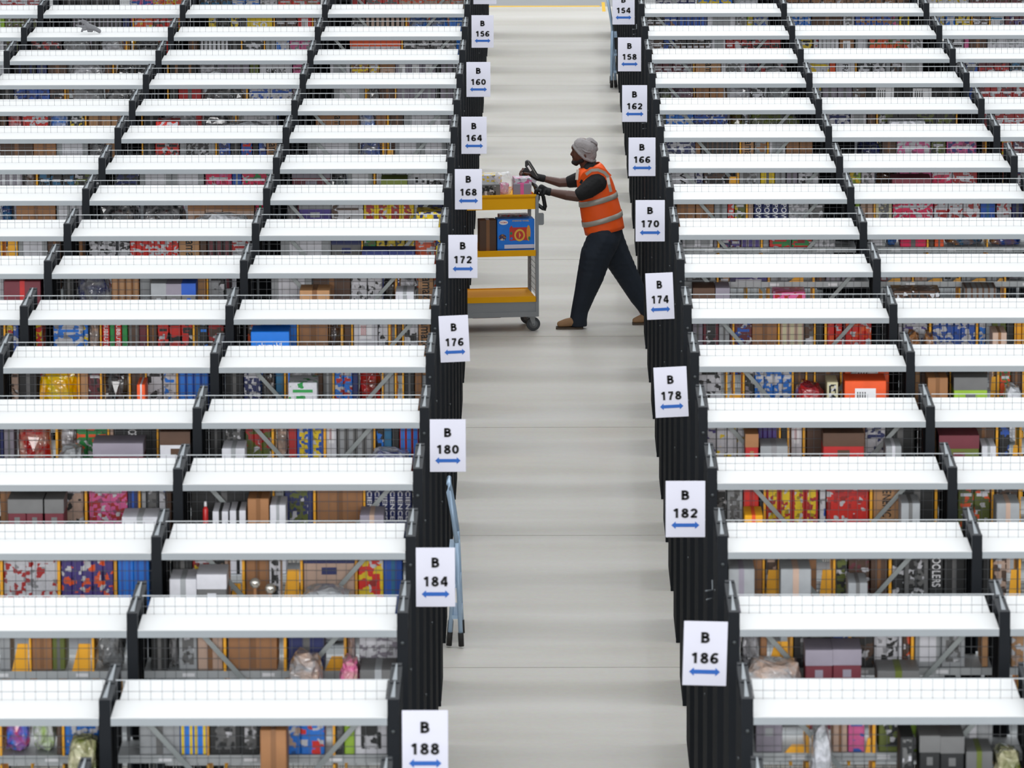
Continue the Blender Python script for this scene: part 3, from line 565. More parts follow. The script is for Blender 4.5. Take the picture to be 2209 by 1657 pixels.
SG = [('L', -1, 152, 1021, -60, 50, 69, 0), ('L', 1, 156, 1017, 33, 48, 70, 0), ('L', 3, 160, 1006, 134, 52, 75, 0), ('L', 5, 164, 995, 252, 55, 80, 0),
      ('L', 7, 168, 981, 365, 59, 87, 0), ('L', 9, 172, 967, 507, 63, 93, 0), ('L', 11, 176, 948, 681, 64, 100, -2.5), ('L', 13, 180, 927, 905, 78, 113, 0),
      ('L', 15, 184, 897, 1182, 85, 127, 0), ('L', 17, 188, 867, 1533, 100, 145, 0),
      ('R', 0, 154, 1321, -18, 48, 71, 0), ('R', 2, 158, 1333, 81, 50, 73, 0), ('R', 4, 162, 1342, 184, 54, 79, 0), ('R', 6, 166, 1356, 297, 58, 83, 0),
      ('R', 8, 170, 1371, 432, 63, 89, 0), ('R', 10, 174, 1394, 589, 59, 100, -2.5), ('R', 12, 178, 1412, 792, 71, 108, -2.8), ('R', 14, 182, 1436, 1038, 85, 121, 0),
      ('R', 16, 186, 1474, 1341, 94, 138, 1.5)]
for side, i, num, u, v, w, h, tilt in SG:
    Y = D[i]-.012; a = atY(u, v, Y); b = atY(u+w, v+h, Y)
    W_, H_ = b.x-a.x, a.z-b.z; cx, cz = (a.x+b.x)/2, (a.z+b.z)/2
    root = empty('aisle_sign', (cx, Y, cz)); root.rotation_euler = (0, math.radians(tilt), 0)
    tag(root, 'white aisle sign B%d with blue double arrow, %s of the aisle' % (num, 'left' if side == 'L' else 'right'), 'sign', 'numbered aisle signs')
    me = bevbox('sign_plate', W_, .004, H_, .001); o = link('sign_plate', me, root, (0, 0, -H_/2), m=M_sign)
    k = -1 if side == 'L' else 1
    link('mounting_clip', boxes('mounting_clip', [(k*W_/2-.022*(k > 0)-.0, k*W_/2+.022*(k < 0), .004, .011, zz, zz+.012) for zz in (H_*.3, -H_*.35)]), root, m=M_black)
    for nm_, tx_, zc_, w_ in (('letter', 'B', H_*.25, W_*.20), ('number', str(num), -H_*.07, W_*.62)):
        g_ = link(nm_, glyphs(tx_), root, (0, -.0015, zc_), m=M_ink); g_.scale = (w_, 1, H_*.168)
    aw, sh, hh = W_*.355, H_*.032, H_*.066; zc = -H_*.285; hx = W_*.11
    poly = [(-aw, zc), (-aw+hx, zc-hh), (-aw+hx, zc-sh), (aw-hx, zc-sh), (aw-hx, zc-hh), (aw, zc), (aw-hx, zc+hh), (aw-hx, zc+sh), (-aw+hx, zc+sh), (-aw+hx, zc+hh)]
    link('arrow', prism('arrow', poly, -.0015, 0), root, m=M_arrow)
# small L hooks on the right hand panels
for u, v, Yi in ((1480, 1262, 15), (1365, 258, 4), (1345, 56, 1)):
    s_ = 24.4/D[Yi]
    Y = D[Yi]+.2; p = [atY(u, v, Y), atY(u+7*s_, v+17*s_, Y), atY(u+25*s_, v+14*s_, Y)]
    p = [Vector((XR-.036-.004*n, q.y-Y+.2, q.z)) for n, q in enumerate(p)]
    q0 = p[1]
    me = tube('hook', [(q0.x, .30, q0.z+.035), (q0.x, .24, q0.z), (q0.x-.035, .20, q0.z+.004)], .0035, 6)
    link('hook', me, RACK['R', Yi], m=M_silver)
    me = tube('hook', [(q0.x, .26, q0.z-.045), (q0.x-.03, .22, q0.z-.042)], .0035, 6); link('hook', me, RACK['R', Yi], m=M_silver)
# roof purlins far above the racks, out of the picture
for k in range(9):
    tag(link('trim_%d' % (k+1), boxes('purlin', [(-16, 16, 14+5.5*k, 14.2+5.5*k, 12.9, 13.3)]), m=mat('white_roof_steel', (225, 228, 230), .6)), kind='structure')
# ------------------------------------------------------------------ smooth blobs for figures
def blob(name, caps, voxel=.006, smooth=6, m=None, parent=None, ells=()):
    bm = bmesh.new()
    for p0, r0, p1, r1 in caps:
        p0, p1 = Vector(p0), Vector(p1); L = (p1-p0).length
        n = max(2, int(L/(min(r0, r1)*.45))+1)
        n = min(n, 40)
        for k in range(n+1):
            t = k/n; r = r0+(r1-r0)*t
            mt = Matrix.Translation(p0.lerp(p1, t))
            bmesh.ops.create_icosphere(bm, subdivisions=2, radius=r, matrix=mt)
    for c, rx, ry, rz, rot in ells:
        mt = Matrix.Translation(Vector(c)) @ Matrix.Rotation(rot, 4, 'Y') @ Matrix.Diagonal((rx, ry, rz, 1))
        bmesh.ops.create_icosphere(bm, subdivisions=3, radius=1, matrix=mt)
    me = bpy.data.meshes.new(name); bm.to_mesh(me); bm.free()
    o = bpy.data.objects.new('t', me); COL.objects.link(o)
    rm = o.modifiers.new('r', 'REMESH'); rm.mode = 'VOXEL'; rm.voxel_size = voxel
    sm = o.modifiers.new('s', 'SMOOTH'); sm.factor = .5; sm.iterations = smooth
    dg = bpy.context.evaluated_depsgraph_get(); me2 = bpy.data.meshes.new_from_object(o.evaluated_get(dg))
    bpy.data.objects.remove(o); me2.name = name; me2.materials.clear()
    for p in me2.polygons: p.use_smooth = True
    return link(name, me2, parent, m=m)
def chain(pts): return [(a[0], a[1], b[0], b[1]) for a, b in zip(pts, pts[1:])]

# ------------------------------------------------------------------ grey glove on the second left deck
Yg = D[2]+.30
def PG(u, v, dy=0): q = atY(u, v, Yg+dy); return Vector((q.x, q.y, q.z))
zg = ZD+.012
def g3(u, v, lift=0):
    q = atZ(u, v+6, ZD); return Vector((q.x, min(q.y, D[2]+.62), zg+lift))
base = atZ(195, 74, ZD)
def gl(u, v): return Vector((base.x+(u-195)/259*1.0, base.y+.03, ZD+.012+max(0, (72-v))/255))
caps = chain([(gl(213, 69), .016), (gl(203, 63), .022), (gl(192, 60), .026)])
for pts in (((188, 57), (178, 50), (171, 47)), ((190, 55), (184, 49), (178, 46)), ((186, 60), (174, 59), (165, 57)), ((184, 65), (178, 66), (176, 70)), ((192, 64), (190, 69), (198, 70))):
    caps += chain([(gl(*pts[0]), .013), (gl(*pts[1]), .010), (gl(*pts[2]), .008)])
caps += chain([(gl(213, 69), .018), (gl(214, 71), .012)])
tag(blob('work_glove', caps, .004, 3, mat('grey_glove_knit', (104, 104, 107), .8, noise=.2, nscale=40)), 'grey work glove lying on the white rack top at upper left', 'glove')

# ------------------------------------------------------------------ stepladders
M_lad = mat('pale_blue_aluminium', (165, 190, 215), .35, metal=.25, noise=.05, nscale=8)
M_rub = mat('black_rubber', (26, 24, 24), .7)
def ladder(P, label, mirror=False, name='stepladder'):
    """P(key) gives points in x,z; side view, two sides in depth"""
    y0 = P['y']; root = empty(name, (P['front'][0], y0, 0)); ox = P['front'][0]
    tag(root, label, 'ladder', 'stepladders beside the racks')
    X = lambda q, dy=0: (q[0]-ox, dy, q[1])
    for dy in (-.19, .19):
        link('rail', tube('rail', [X(P['front'], dy), X(P['piv'], dy)], .014, 8), root, m=M_lad)
        link('rear_leg', tube('rear_leg', [X(P['rear'], dy*.9), X(P['piv'], dy*.9)], .014, 8), root, m=M_lad)
        for q, nm in ((P['front'], 'foot'), (P['rear'], 'foot')):
            link(nm, tube(nm, [X(q, dy*(1 if q is P['front'] else .9)), X((q[0]+(P['piv'][0]-q[0])*.13, q[1]+(P['piv'][1]-q[1])*.13), dy*(1 if q is P['front'] else .9))], .0175, 8), root, m=M_rub)
    t = P['top']; pv = P['piv']
    bow = [X(pv, -.19), X(((pv[0]*.55+t[0]*.45), pv[1]*.55+t[1]*.45), -.17), X((t[0], t[1]-.05), -.15), X((t[0], t[1]-.01), -.11), X(t, -.05), X(t, .05), X((t[0], t[1]-.01), .11), X((t[0], t[1]-.05), .15), X(((pv[0]*.55+t[0]*.45), pv[1]*.55+t[1]*.45), .17), X(pv, .19)]
    link('safety_rail', tube('safety_rail', bow, .014, 8), root, m=M_lad)
    for k in (.28, .58, .9):
        c = (P['front'][0]+(pv[0]-P['front'][0])*k, pv[1]*k+P['front'][1]*(1-k))
        sg = 1 if P['rear'][0] > P['front'][0] else -1
        a, b = sorted((c[0]-ox-.012*sg, c[0]-ox+.05*sg))
        link('tread', boxes('tread', [(a, b, -.185, .185, c[1]-.012, c[1]+.012)]), root, m=M_lad)
    return root
def fz(u, v):
    q = atZ(u, v, 0); return q
q = atZ(996, 1385, 0); yl = q.y
def XZ(u, v, y): q = atY(u, v, y); return (q.x, max(q.z, .0))
yl = atZ(996, 1384, 0).y
lad = ladder(dict(y=yl, front=(XZ(996, 1384, yl)[0], .012), rear=(max(XZ(951, 1384, yl)[0], XL+.047), .012), piv=XZ(986, 1158, yl), top=(max(XZ(954, 1034, yl)[0], XL+.048), XZ(954, 1034, yl)[1])),
             'pale blue stepladder beside the left racks near sign B184')
yl = atZ(1320, 187, 0).y
lad = ladder(dict(y=yl, front=(XZ(1319, 187, yl)[0], .012), rear=(min(XZ(1334, 187, yl)[0], XR-.05), .012), piv=XZ(1321, 62, yl), top=XZ(1310, -15, yl)),
             'pale blue stepladder beside the right racks below sign B154')

# ------------------------------------------------------------------ trolley
YN = D[3]+DEP+.15            # near face of the trolley, in the gap between two rack rows
TD = .46
M_ty = mat('yellow_trolley_paint', (240, 172, 14), .7, spec=.2, noise=.05, nscale=6)
M_tg = mat('grey_trolley_steel', (140, 143, 146), .4, metal=.3, noise=.06)
M_tb = mat('black_handle', (26, 26, 28), .45)
def T(u, v, y=None): return atY(u, v, YN if y is None else y)
TA = math.radians(8)
tr = empty('picking_trolley', (T(1160, 700).x, YN, 0), TA); ORG = tr.location.copy()
tag(tr, 'grey three tier picking trolley with yellow shelves pushed by the worker', 'trolley')
def swing(o):
    v = Matrix.Rotation(TA, 3, 'Z') @ (Vector(o.location)-ORG); o.location = ORG+v; o.rotation_euler[2] = TA; return o
def tb(name, u0, u1, v0, v1, y0, y1, m, bev=None):
    a, b = T(u0, v0), T(u1, v1)
    return link(name, boxes(name, [(a.x-ORG.x, b.x-ORG.x, y0, y1, b.z, a.z)]), tr, m=m)
XTL = T(1160, 500).x-1.15
UL = 1160-int(1.15*270)
# top tray: four walls and a floor
a, b = T(1155, 420), T(1155, 451); x0 = XTL-ORG.x; x1 = a.x-ORG.x
link('top_tray', boxes('top_tray', [(x0, x1, 0, .004, b.z, a.z), (x0, x1, TD-.004, TD, b.z, a.z), (x0, x0+.004, 0, TD, b.z, a.z), (x1-.004, x1, 0, TD, b.z, a.z),
     (x0, x1, 0, TD, a.z-.028, a.z-.022), (x0-.004, x1+.006, -.008, 0, a.z-.012, a.z+.004), (x0-.004, x1+.006, TD, TD+.008, a.z-.012, a.z+.004)]), tr, m=M_ty)
ZTOP = a.z-.022
zm = T(1100, 539).z; zb = T(1100, 552).z
link('middle_shelf', boxes('middle_shelf', [(x0, x1+.008, -.004, .0, zb, zm), (x0, x1, 0, TD, zm-.016, zm-.010), (x0, x1, TD-.004, TD, zb, zm)]), tr, m=M_ty)
ZMID = zm-.010
zl = T(1100, 639).z; zk = T(1100, 651).z
link('bottom_shelf', boxes('bottom_shelf', [(x0, x1+.008, -.004, 0, zk, zl), (x0, x1, 0, TD, zl-.014, zl-.008), (x0, x1, TD-.004, TD, zk, zl)]), tr, m=M_ty)
z1 = T(1100, 672).z; z2 = T(1100, 683).z
link('base_panel', boxes('base_panel', [(x0, x1, .004, .008, z1, zk), (x0, x1, TD-.008, TD-.004, z1, zk)]), tr, m=M_tg)
link('base_rail', boxes('base_rail', [(x0, x1+.014, -.006, .01, z2, z1), (x0, x1+.014, TD-.01, TD+.006, z2, z1), (x1, x1+.014, 0, TD, z2, z1), (x0, x0+.014, 0, TD, z2, z1)]), tr, m=M_tg)
zt = T(1100, 421).z
for xx in (x1, x0-.026):
    for yy in (-.004, TD-.022):
        link('upright', boxes('upright', [(xx, xx+.026, yy, yy+.026, z2, zt)]), tr, m=M_tg)
L = []
for xx in (x1+.012, x0-.014):
    for k in range(9):
        yy = .04+(TD-.1)*k/8; L.append((xx-.0015, xx+.0015, yy-.0015, yy+.0015, zl, zb))
    z = zl+.03
    while z < zb-.01: L.append((xx-.0015, xx+.0015, .02, TD-.02, z-.0015, z+.0015)); z += .045
tag(link('wire_end', boxes('wire_end', L), tr, m=mat('thin_trolley_wire', (110, 112, 114), .4, metal=.5)), kind='stuff')
aa, bb = T(1161, 460), T(1174, 486)
link('clipboard_tab', prism('clipboard_tab', [(aa.x-ORG.x, bb.z), (bb.x-ORG.x-.008, bb.z), (bb.x-ORG.x, bb.z+.01), (bb.x-ORG.x, aa.z-.01), (bb.x-ORG.x-.008, aa.z), (aa.x-ORG.x, aa.z)], .01, .014), tr, m=M_tg)
def tp(u, v, dy): q = T(u, v, YN+dy); return (q.x-ORG.x, dy, q.z)
for dy in (.02, TD-.02):
    link('handle_arm', tube('handle_arm', [tp(1160, 441, .02)[:1]+(dy,)+tp(1160, 441, .02)[2:], (tp(1172, 450, .02)[0], dy, tp(1172, 450, .02)[2]), (tp(1176, 452, .02)[0], dy, tp(1176, 452, .02)[2]),
         (tp(1177, 447, .02)[0], dy, tp(1177, 447, .02)[2]), (tp(1173, 425, .02)[0], dy, tp(1173, 425, .02)[2]), (tp(1166, 412, .02)[0], dy, tp(1166, 412, .02)[2])], .016, 8), tr, m=M_tb)
pb = tp(1166, 412, .02)
link('push_bar', tube('push_bar', [(pb[0], .0, pb[2]), (pb[0], TD, pb[2])], .016, 10), tr, m=M_tb)
PBX, PBZ = pb[0]+ORG.x, pb[2]
def caster(x, y, ang=0):
    c = empty('caster', (x, y, .058)); c.parent = tr
    R = .056
    link('tyre', tube('tyre', [(0, -.016, 0), (0, -.012, 0), (0, .012, 0), (0, .016, 0)], [R*.9, R, R, R*.9], 28), c, m=mat('dark_grey_tyre', (70, 72, 76), .6))
    link('hub', tube('hub', [(0, -.019, 0), (0, .019, 0)], R*.62, 24), c, m=mat('mid_grey_hub', (112, 114, 118), .5))
    zz = z2-.058
    link('fork', prism('fork', [(-.038, zz), (.012, zz), (.014, -.004), (.004, -.014), (-.008, -.008)], -.026, -.021), c, m=M_tg)
    link('fork', prism('fork', [(-.038, zz), (.012, zz), (.014, -.004), (.004, -.014), (-.008, -.008)], .021, .026), c, m=M_tg)
    link('fork', boxes('fork', [(-.045, .02, -.03, .03, zz-.006, zz)]), c, m=M_tg)
    link('axle', tube('axle', [(0, -.028, 0), (0, .028, 0)], .008, 8), c, m=M_silver)
xc = T(1152, 700).x-ORG.x
caster(xc, .05); caster(xc, TD-.06); caster(x0+.08, .05); caster(x0+.08, TD-.1)
p0_ = T(1022, 684).x-ORG.x; p1_ = T(1083, 684).x-ORG.x
link('foot_plate', boxes('foot_plate', [(p0_, p1_, .1, .3, z2-.02, z2-.006)]), tr, m=mat('brown_board', (140, 96, 74), .7, noise=.1))

# goods on the trolley
def tbox(name, u0, u1, v0, base, dy0, dep, c1, c2, tpn, label, v1=None, cat='box'):
    a = atY(u0, v0, YN+dy0); b = atY(u1, v0, YN+dy0)
    o = swing(make_item(tpn, c1, c2, a.x, b.x, YN+dy0, dep, base+.002, a.z, None, int(u0*7))); o.name = name
    tag(o, label, cat, None); return o
o = tbox('toy_box', 1073, 1154, 472, ZMID, .03, .14, 'B', 'B', 'b', 'blue toy box picturing a red steering wheel toy on the trolley')
for ch in list(o.children): bpy.data.objects.remove(ch)
w_ = T(1154, 500).x-T(1073, 500).x; h_ = T(1100, 472).z-ZMID
def on(name, ux, uz, rx, rz, m, n=0, poly=None, dy=.0015):
    """shape on the box front, unit coordinates of the front"""
    x, z = (ux-.5)*w_, (1-uz)*h_
    if n: pl = [(x+rx*w_*math.cos(2*math.pi*k/n), z+rz*h_*math.sin(2*math.pi*k/n)) for k in range(n)]
    else: pl = [(x-rx*w_, z-rz*h_), (x+rx*w_, z-rz*h_), (x+rx*w_, z+rz*h_), (x-rx*w_, z+rz*h_)]
    return link(name, prism(name, pl, -dy, 0), o, m=m)
mm = lambda n_, c: mat(n_, c, .35)
on('logo', .17, .12, .12, .07, M_labelw, 20); lettering('logo_text', 'THOMAS', o, (.17-.5)*w_, -.002, (1-.12)*h_, w_*.19, h_*.05, mm('logo_red', (200, 50, 50)))
lettering('title', 'STEERING WHEEL', o, (.63-.5)*w_, -.002, (1-.075)*h_, w_*.45, h_*.045, mm('title_gold', (214, 180, 90)))
on('caption_panel', .59, .87, .4, .06, mm('caption_pale', (215, 215, 235)))
on('picture', .60, .48, .27, .20, mm('print_red', (196, 52, 44)), 0)
on('picture', .38, .46, .05, .24, mm('print_red', (196, 52, 44)), 12, dy=.0018); on('picture', .84, .46, .055, .25, mm('print_amber', (226, 150, 50)), 12, dy=.0018)
on('picture', .60, .52, .145, .19, mm('print_gold', (226, 178, 60)), 24, dy=.0024); on('picture', .60, .52, .10, .13, mm('print_red', (196, 52, 44)), 24, dy=.003)
on('picture', .60, .52, .035, .12, mm('print_gold', (226, 178, 60)), 3, dy=.0036)
on('picture', .37, .46, .035, .05, mm('print_green', (40, 130, 90)), 12, dy=.0028); on('picture', .38, .62, .035, .045, mm('print_blue', (50, 110, 200)), 12, dy=.0028); on('picture', .86, .62, .03, .06, mm('print_green', (40, 130, 90)), 12, dy=.0028)
on('picture', .14, .58, .10, .10, print_mat('c', 'd', 's', 2.0), 18)
on('stripe', .5, .95, .5, .006, mm('print_navy', (30, 40, 110)))
tbox('book_box', 1035, 1072, 473, ZMID, .05, .12, 'n', 'k', 'b', 'dark brown boxed set standing at the left on the middle trolley shelf')
tbox('flat_box', 1086, 1150, 463, ZMID, .25, .12, 'v', 'r', 's', 'grey printed box standing behind the blue toy box on trolley')
o = tbox('gift_box', 1028, 1080, 396, ZTOP, .05, .16, 'g', 'k', 'w', 'low dark grey box with clear front on trolley top tray')
o = tbox('gift_box', 1030, 1092, 376, ZTOP, .27, .18, 'w', 'Y', 's', 'white box with yellow printed top at back of trolley tray')
o = tbox('doll_pack', 1112, 1149, 384, ZTOP, .06, .14, 'w', 'p', 's', 'white and pink blister pack beside the hands on trolley tray')
o = tbox('craft_pack', 1108, 1146, 396, ZTOP, .03, .025, 'v', 'p', 'b', 'low lilac pack in front on trolley tray')
# clear bag with a pink toy in it
Mc = bpy.data.materials.new('clear_film'); Mc.use_nodes = True; nt = Mc.node_tree
bs = nt.nodes['Principled BSDF']; tb_ = nt.nodes.new('ShaderNodeBsdfTransparent'); mxs = nt.nodes.new('ShaderNodeMixShader')
lw = nt.nodes.new('ShaderNodeLayerWeight'); lw.inputs[0].default_value = .35
mth = nt.nodes.new('ShaderNodeMath'); mth.operation = 'MULTIPLY_ADD'; mth.inputs[1].default_value = .6; mth.inputs[2].default_value = .14
nt.links.new(lw.outputs['Facing'], mth.inputs[0]); nt.links.new(mth.outputs[0], mxs.inputs[0])
nt.links.new(tb_.outputs[0], mxs.inputs[1]); nt.links.new(bs.outputs[0], mxs.inputs[2]); nt.links.new(mxs.outputs[0], nt.nodes['Material Output'].inputs[0])
bs.inputs['Base Color'].default_value = (.9, .92, .95, 1); bs.inputs['Roughness'].default_value = .08
a, b = atY(1072, 372, YN+.1), atY(1112, 372, YN+.1)
me = bag_mesh(b.x-a.x, .15, a.z-ZTOP, 99); me.materials.append(Mc)
tag(swing(link('clear_bag', me, None, ((a.x+b.x)/2, YN+.10, ZTOP+.002))), 'crinkled clear plastic bag around a pink toy on trolley tray', 'bag')
a, b = atY(1080, 392, YN+.13), atY(1104, 392, YN+.13)
me = bag_mesh(b.x-a.x, .08, a.z-ZTOP-.01, 98); me.materials.append(print_mat('p', 'w', 'f'))
tag(swing(link('soft_toy', me, None, ((a.x+b.x)/2, YN+.135, ZTOP+.006))), 'pink toy inside the clear bag on trolley tray', 'toy')

# ------------------------------------------------------------------ the worker
YP = YN+.26
def P(u, v, dy=0): return atY(u, v, YP+dy)
M_skin = mat('dark_skin', (84, 52, 40), .42, noise=.12, nscale=14)
M_shirt = mat('black_shirt', (17, 17, 19), .85, bump=.5, bscale=25)
M_jean = mat('dark_denim', (20, 30, 43), .8, noise=.3, nscale=9, bump=.6, bscale=14)
M_hi = mat('hi_vis_orange', (255, 92, 14), .6, noise=.06, nscale=6, bump=.7, bscale=12)
M_ref = mat('reflective_tape', (172, 166, 156), .35, metal=.1, noise=.05)
M_bean = mat('grey_knit', (146, 141, 141), .9, noise=.08, nscale=60, bump=.5, bscale=120)
M_glove = mat('black_glove', (12, 12, 14), .75, bump=.4, bscale=60)
M_shoe = mat('tan_suede', (158, 122, 88), .8, noise=.15, nscale=25)
M_sole = mat('shoe_sole', (84, 72, 60), .8)
man = empty('person', P(1290, 700)); man.location = (P(1290, 700).x, YP, 0); OM = Vector(man.location)
tag(man, 'person in orange hi-vis vest, grey beanie and dark jeans pushing the trolley', 'person')
def Q(u, v, dy=0): return P(u, v, dy)-OM
caps = []
# torso, legs (inside the clothes)
caps += chain([(Q(1303, 505), .125), (Q(1296, 470), .105), (Q(1285, 425), .115), (Q(1277, 390), .105), (Q(1268, 366), .055), (Q(1263, 350), .052)])
caps += chain([(Q(1302, 505, -.08), .10), (Q(1275, 590, -.10), .062), (Q(1252, 682, -.10), .042), (Q(1246, 698, -.10), .03)])
caps += chain([(Q(1308, 505, .08), .10), (Q(1350, 600, .10), .06), (Q(1392, 676, .10), .040), (Q(1392, 690, .10), .03)])
# arms
caps += chain([(Q(1280, 388, -.06), .06), (Q(1288, 392, -.18), .058), (Q(1245, 424, -.22), .044), (Q(1222, 421, -.215), .043), (Q(1186, 414, -.20), .029), (Q(1178, 413, -.19), .027)])
caps += chain([(Q(1272, 384, .06), .06), (Q(1266, 384, .17), .055), (Q(1230, 393, .20), .042), (Q(1208, 394, .20), .040), (Q(1172, 385, .19), .027), (Q(1160, 383, .19), .026)])
# hands: near hand closed on the push bar
py = -.19
def hand(palm, fingers, thumb):
    c = []
    for a, ra, b, rb in palm: c.append((a, ra, b, rb))
    for f_ in fingers: c += chain(f_)
    return c+chain(thumb)
nf = []
for k, dy in enumerate((-.033, -.011, .011, .033)):
    l = (1, 1.06, 1, .85)[k]; o_ = Vector((0, py+dy, 0))
    nf.append([(Q(1166, 401, 0)+o_, .010), (Q(1166-9*l, 403, 0)+o_, .0095), (Q(1166-11*l, 411, 0)+o_, .009), (Q(1162, 419, 0)+o_, .008)])
caps += hand([(Q(1178, 412, py), .026, Q(1169, 403, py-.018), .020), (Q(1178, 412, py), .026, Q(1169, 403, py+.018), .020)], nf,
             [(Q(1176, 411, py-.03), .013), (Q(1172, 419, py-.045), .011), (Q(1164, 420, py-.035), .009)])
# far hand round the scanner grip
fy = .19; ff = []
for k, (a, b, c) in enumerate((((1137, 366), (1128, 364), (1125, 371)), ((1134, 370), (1124, 369), (1121, 376)), ((1133, 376), (1123, 376), (1122, 382)), ((1134, 381), (1126, 383), (1119, 383)))):
    ff.append([(Q(*a, fy-.012*k), .0105), (Q(*b, fy-.014*k), .0095), (Q(*c, fy-.016*k), .0085)])
caps += hand([(Q(1160, 383, fy), .025, Q(1143, 375, fy-.01), .028), (Q(1143, 375, fy-.01), .028, Q(1138, 372, fy), .022)], ff,
             [(Q(1146, 377, fy-.03), .014), (Q(1138, 375, fy-.045), .012), (Q(1131, 373, fy-.04), .009)])
# head
caps += chain([(Q(1263, 350), .052), (Q(1258, 338), .060)])
caps += [(Q(1240, 350, 0), .022, Q(1262, 343, -.035), .026), (Q(1240, 350, 0), .022, Q(1262, 343, .035), .026), (Q(1246, 346), .034, Q(1254, 340), .05),
         (Q(1238, 324), .012, Q(1231.8, 333), .0085), (Q(1232, 333.5), .008, Q(1236, 335), .012), (Q(1237, 320), .016, Q(1240, 318), .03),
         (Q(1235.6, 340), .0085, Q(1238, 339.5), .014), (Q(1236, 345), .0085, Q(1239, 345), .014), (Q(1236.5, 351.5), .011, Q(1241, 351), .016),
         (Q(1262, 334, -.076), .010, Q(1263, 341, -.074), .009), (Q(1262, 334, .076), .010, Q(1263, 341, .074), .009)]
ells = [(Q(1258, 325), .088, .074, .105, -.15), (Q(1249, 334), .052, .058, .07, 0)]
body = blob('body', caps, .0052, 4, M_skin, man, ells)
M_eye = mat('eye_white', (200, 190, 180), .3)
for sy in (-1, 1):
    e_ = Q(1239.5, 328.3, sy*.030)
    link('eye', tube('eye', [e_+Vector((-.004, 0, -.001)), e_+Vector((.010, 0, 0))], [.006, .011], 10), man, m=M_eye)
    link('eyebrow', tube('eyebrow', [Q(1236.6, 323.5, sy*.016), Q(1237.4, 322.2, sy*.03), Q(1240.5, 323, sy*.046)], .0045, 6), man, m=M_ink)
    link('pupil', tube('pupil', [e_+Vector((-.007, 0, -.001)), e_+Vector((-.003, 0, 0))], .004, 8), man, m=M_ink)
blob('beard', [(Q(1237.5, 350, 0), .020, Q(1243, 352, 0), .024), (Q(1240, 351, -.012), .020, Q(1256, 346, -.045), .02), (Q(1240, 351, .012), .020, Q(1256, 346, .045), .02),
               (Q(1235.2, 337.4, -.01), .006, Q(1235.2, 337.4, .01), .006)], .004, 3, mat('black_stubble', (26, 20, 18), .9), man)
# trousers
caps = chain([(Q(1306, 500, -.03), .142), (Q(1300, 520, -.08), .138), (Q(1285, 552, -.10), .133), (Q(1275, 590, -.105), .118), (Q(1262, 632, -.105), .092), (Q(1251, 668, -.10), .074), (Q(1247.5, 690, -.10), .074), (Q(1247.5, 699, -.10), .076)])
caps += chain([(Q(1306, 500, .03), .142), (Q(1314, 522, .07), .135), (Q(1332, 556, .09), .115), (Q(1354, 596, .10), .098), (Q(1378, 640, .10), .080), (Q(1398, 668, .10), .070), (Q(1402, 686, .10), .066)])
tr_ = blob('trousers', caps, .008, 5, M_jean, man)
for v in tr_.data.vertices: v.co.z = max(v.co.z, .022)
# shoes
for nm, pts, sole in (('shoe', [(1251, 700, -.10), (1236, 697, -.105), (1222, 699, -.11), (1208, 702, -.115)], (1199, 1258, -.11)),
                      ('shoe', [(1400, 690, .10), (1388, 688, .10), (1378, 691, .10), (1370, 693, .10)], (1364, 1404, .10))):
    r_ = (.036, .040, .036, .026) if nm == 'shoe' and sole[2] < 0 else (.036, .038, .032, .024)
    c = []
    for (a, ra), (b, rb) in zip(zip(pts, r_), list(zip(pts, r_))[1:]):
        for k in (-.016, .016): c.append((Q(*a[:2], a[2]+k), ra, Q(*b[:2], b[2]+k), rb))
    s_ = blob(nm, c, .005, 4, M_shoe, man)
    # rest the shoe on the floor
    zmin = min(v.co.z for v in s_.data.vertices); 
    if sole[2] < 0:
        for v in s_.data.vertices:
            v.co.z += (.006-zmin)*.999
            if v.co.z < .012: v.co.z = .012
        zs = .0
    else:
        zs = .0
        for v in s_.data.vertices:
            v.co.z += (.006-zmin); 
            if v.co.z < .012: v.co.z = .012
    x0_, x1_ = Q(sole[0], 700).x, Q(sole[1], 700).x; yc = sole[2]
    pl = [(x0_+(x1_-x0_)*(.5-.5*math.cos(math.pi*k/10)), yc+(.5 if 1 else 0)*.0+(.045 if k not in (0, 10) else .018)) for k in range(11)]
    pl2 = [(x, 2*yc-y) for x, y in pl][::-1]; allp = pl+pl2; n = len(allp)
    me = bpy.data.meshes.new('sole'); me.from_pydata([(x, y, 0) for x, y in allp]+[(x, y, .016) for x, y in allp], [], [list(range(n))[::-1], list(range(n, 2*n))]+[[k, (k+1) % n, (k+1) % n+n, k+n] for k in range(n)])
    link('sole', me, s_, m=M_sole)
# shirt with sleeves
caps = chain([(Q(1287, 394, -.16), .088), (Q(1270, 408, -.20), .077), (Q(1254, 418, -.222), .060)])
caps += chain([(Q(1266, 384, .15), .078), (Q(1246, 388, .18), .064), (Q(1230, 392, .20), .052)])
caps += chain([(Q(1280, 388, -.10), .09), (Q(1274, 384, .10), .09)])
caps += chain([(Q(1272, 362, -.03), .055), (Q(1274, 372, -.08), .06)])+chain([(Q(1270, 362, .03), .055), (Q(1272, 372, .08), .06)])
blob('shirt', caps, .006, 5, M_shirt, man)
